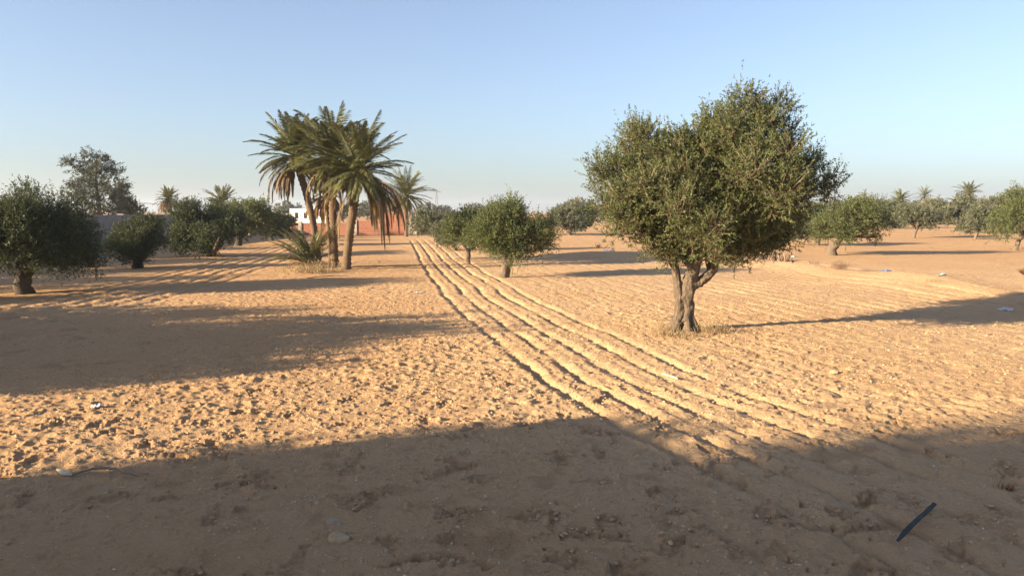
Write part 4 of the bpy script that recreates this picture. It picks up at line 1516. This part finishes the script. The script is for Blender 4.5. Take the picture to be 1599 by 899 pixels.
# fallen fronds round the palm clump
rg = np.random.default_rng(19)
for k, (x, y, az, L, lb) in enumerate((
        (548, 424, .05, 1.3, 'fallen dry frond at the foot of the stout palm'),
        (590, 423, .1, 1.2, 'long fallen frond lying in the palm shadow'),
        (628, 419, .3, .9, 'pale fallen frond nearest to the furrows'),
        (478, 437, .15, 1.1, 'dark fallen frond on the sand before the young palm'))):
    p = ground_at(x, y)
    b = MB()
    frond(b, (0, 0, .05), az, .12, L, .22, rg, 30, .22, .02, .6 + .3 * rg.random(), hang=.12, spread=.5)
    o = b.build('fallen_frond', M_DEADPALM)
    o.location = p
    tag(o, lb, 'palm frond', 'fallen palm fronds')
tuft(490, 426, .42, 420, 'matted dry grass heap under the young palm', seed=40, spread=1.4, rad=.38, fluff=900, w=.012, name='grass_heap', cat='dry grass', group='grass tufts round the trunks')


def pebbles():
    rng = np.random.default_rng(66)
    b = MB()
    n = 420
    q = rng.uniform(3.3, 11, n)
    a = np.radians(rng.uniform(-36, 36, n))
    x, y = q * np.sin(a), q * np.cos(a)
    z = height(x, y)
    octv = np.array([(1, 0, 0), (0, 1, 0), (-1, 0, 0), (0, -1, 0), (0, 0, .8), (0, 0, -.6)], float)
    octf = np.array([(0, 1, 4), (1, 2, 4), (2, 3, 4), (3, 0, 4), (1, 0, 5), (2, 1, 5), (3, 2, 5), (0, 3, 5)])
    for k in range(n):
        r = .0035 + .0055 * rng.random() ** 3
        b.add(octv * r * rng.uniform(.6, 1.3, (6, 1)) + [x[k], y[k], z[k] + r * .3], octf)
    tag(b.build('pebbles', M_WSTONE), 'tiny white pebbles and shell bits strewn over the sand', 'pebbles', None, 'stuff')


pebbles()


def crumbs():
    """Loose crumbs of soil on the worked sand."""
    rng = np.random.default_rng(91)
    n = 26000
    q = 3.2 + 13.0 * rng.random(n) ** 1.25
    a = np.radians(rng.uniform(-37, 37, n))
    x, y = q * np.sin(a), q * np.cos(a)
    u = track_u(x, y)
    want = .35 + .6 * vn(x, y, .9, 33) + .5 * vn(x, y, .22, 34) + .25 * (u < -.3) + .2 * ((u > 2.0) & (u < 4.2))
    k = want > rng.random(n) * .9
    x, y, q = x[k], y[k], q[k]
    n = len(x)
    z = height(x, y)
    size = (.0035 + .0135 * rng.random(n) ** 3.2) * (.8 + q * .035)
    th = np.array([0, 1, 2, 3, 4]) * 2 * np.pi / 5
    ring0 = np.stack([np.cos(th), np.sin(th), np.full(5, -.35)], 1)
    ring1 = np.stack([.75 * np.cos(th + .6), .75 * np.sin(th + .6), np.full(5, .45)], 1)
    base = np.concatenate([ring0, ring1, [[0, 0, .8]]])
    f = [(i, (i + 1) % 5, 5 + i) for i in range(5)] + [((i + 1) % 5, 5 + (i + 1) % 5, 5 + i) for i in range(5)] + [(5 + i, 5 + (i + 1) % 5, 10) for i in range(5)]
    f = np.array(f)
    v = base[None] * rng.uniform(.6, 1.35, (n, 11, 1)) * size[:, None, None] * np.array([1.15, .9, .8])
    c, sn = np.cos(a0 := rng.uniform(0, 6.3, n)), np.sin(a0)
    v = np.stack([v[..., 0] * c[:, None] - v[..., 1] * sn[:, None], v[..., 0] * sn[:, None] + v[..., 1] * c[:, None], v[..., 2]], -1)
    v += np.stack([x, y, z + size * .1], 1)[:, None]
    me = mesh_np('soil_crumbs', v.reshape(-1, 3), (f[None] + 11 * np.arange(n)[:, None, None]).reshape(-1, 3), False)
    me.materials.append(M_CLOD)
    o = bpy.data.objects.new('soil_crumbs', me)
    COL.objects.link(o)
    tag(o, 'loose crumbs of dry soil scattered over the worked sand', 'soil crumbs', None, 'stuff')


crumbs()

# thin dusty air: far trees fade a little
hz = MB()
hz.box(-2600, 2600, -2600, 2600, -1.5, 34.0)
hm = bpy.data.materials.new('dusty_air')
hm.use_nodes = True
for nd in list(hm.node_tree.nodes):
    hm.node_tree.nodes.remove(nd)
ho = hm.node_tree.nodes.new('ShaderNodeOutputMaterial')
hv = hm.node_tree.nodes.new('ShaderNodeVolumePrincipled')
hv.inputs['Color'].default_value = (0.80, 0.88, 1.0, 1)
hv.inputs['Density'].default_value = 0.00045
hv.inputs['Anisotropy'].default_value = 0.2
hm.node_tree.links.new(hv.outputs[0], ho.inputs['Volume'])
tag(hz.build('haze', hm), 'thin dusty evening air', 'haze', None, 'stuff')


def straws():
    rng = np.random.default_rng(73)
    n = 420
    q = 3.3 + 9.0 * rng.random(n) ** 1.3
    a = np.radians(rng.uniform(-37, 37, n))
    x, y = q * np.sin(a), q * np.cos(a)
    th = rng.uniform(0, 6.3, n)
    L = rng.uniform(.02, .085, n)
    z0 = height(x, y) + .005
    z1 = height(x + L * np.cos(th), y + L * np.sin(th)) + .005
    d = np.stack([L * np.cos(th), L * np.sin(th), z1 - z0], 1)
    b = MB()
    b.blades(np.stack([x, y, z0], 1), d, np.tile([0, 0, 1.0], (n, 1)) + rng.normal(0, .3, (n, 3)), np.linalg.norm(d, axis=1), .0035, rng.random(n))
    tag(b.build('straw_bits', M_DRY), 'short bits of dry straw and twig strewn over the sand', 'straw', None, 'stuff')


straws()
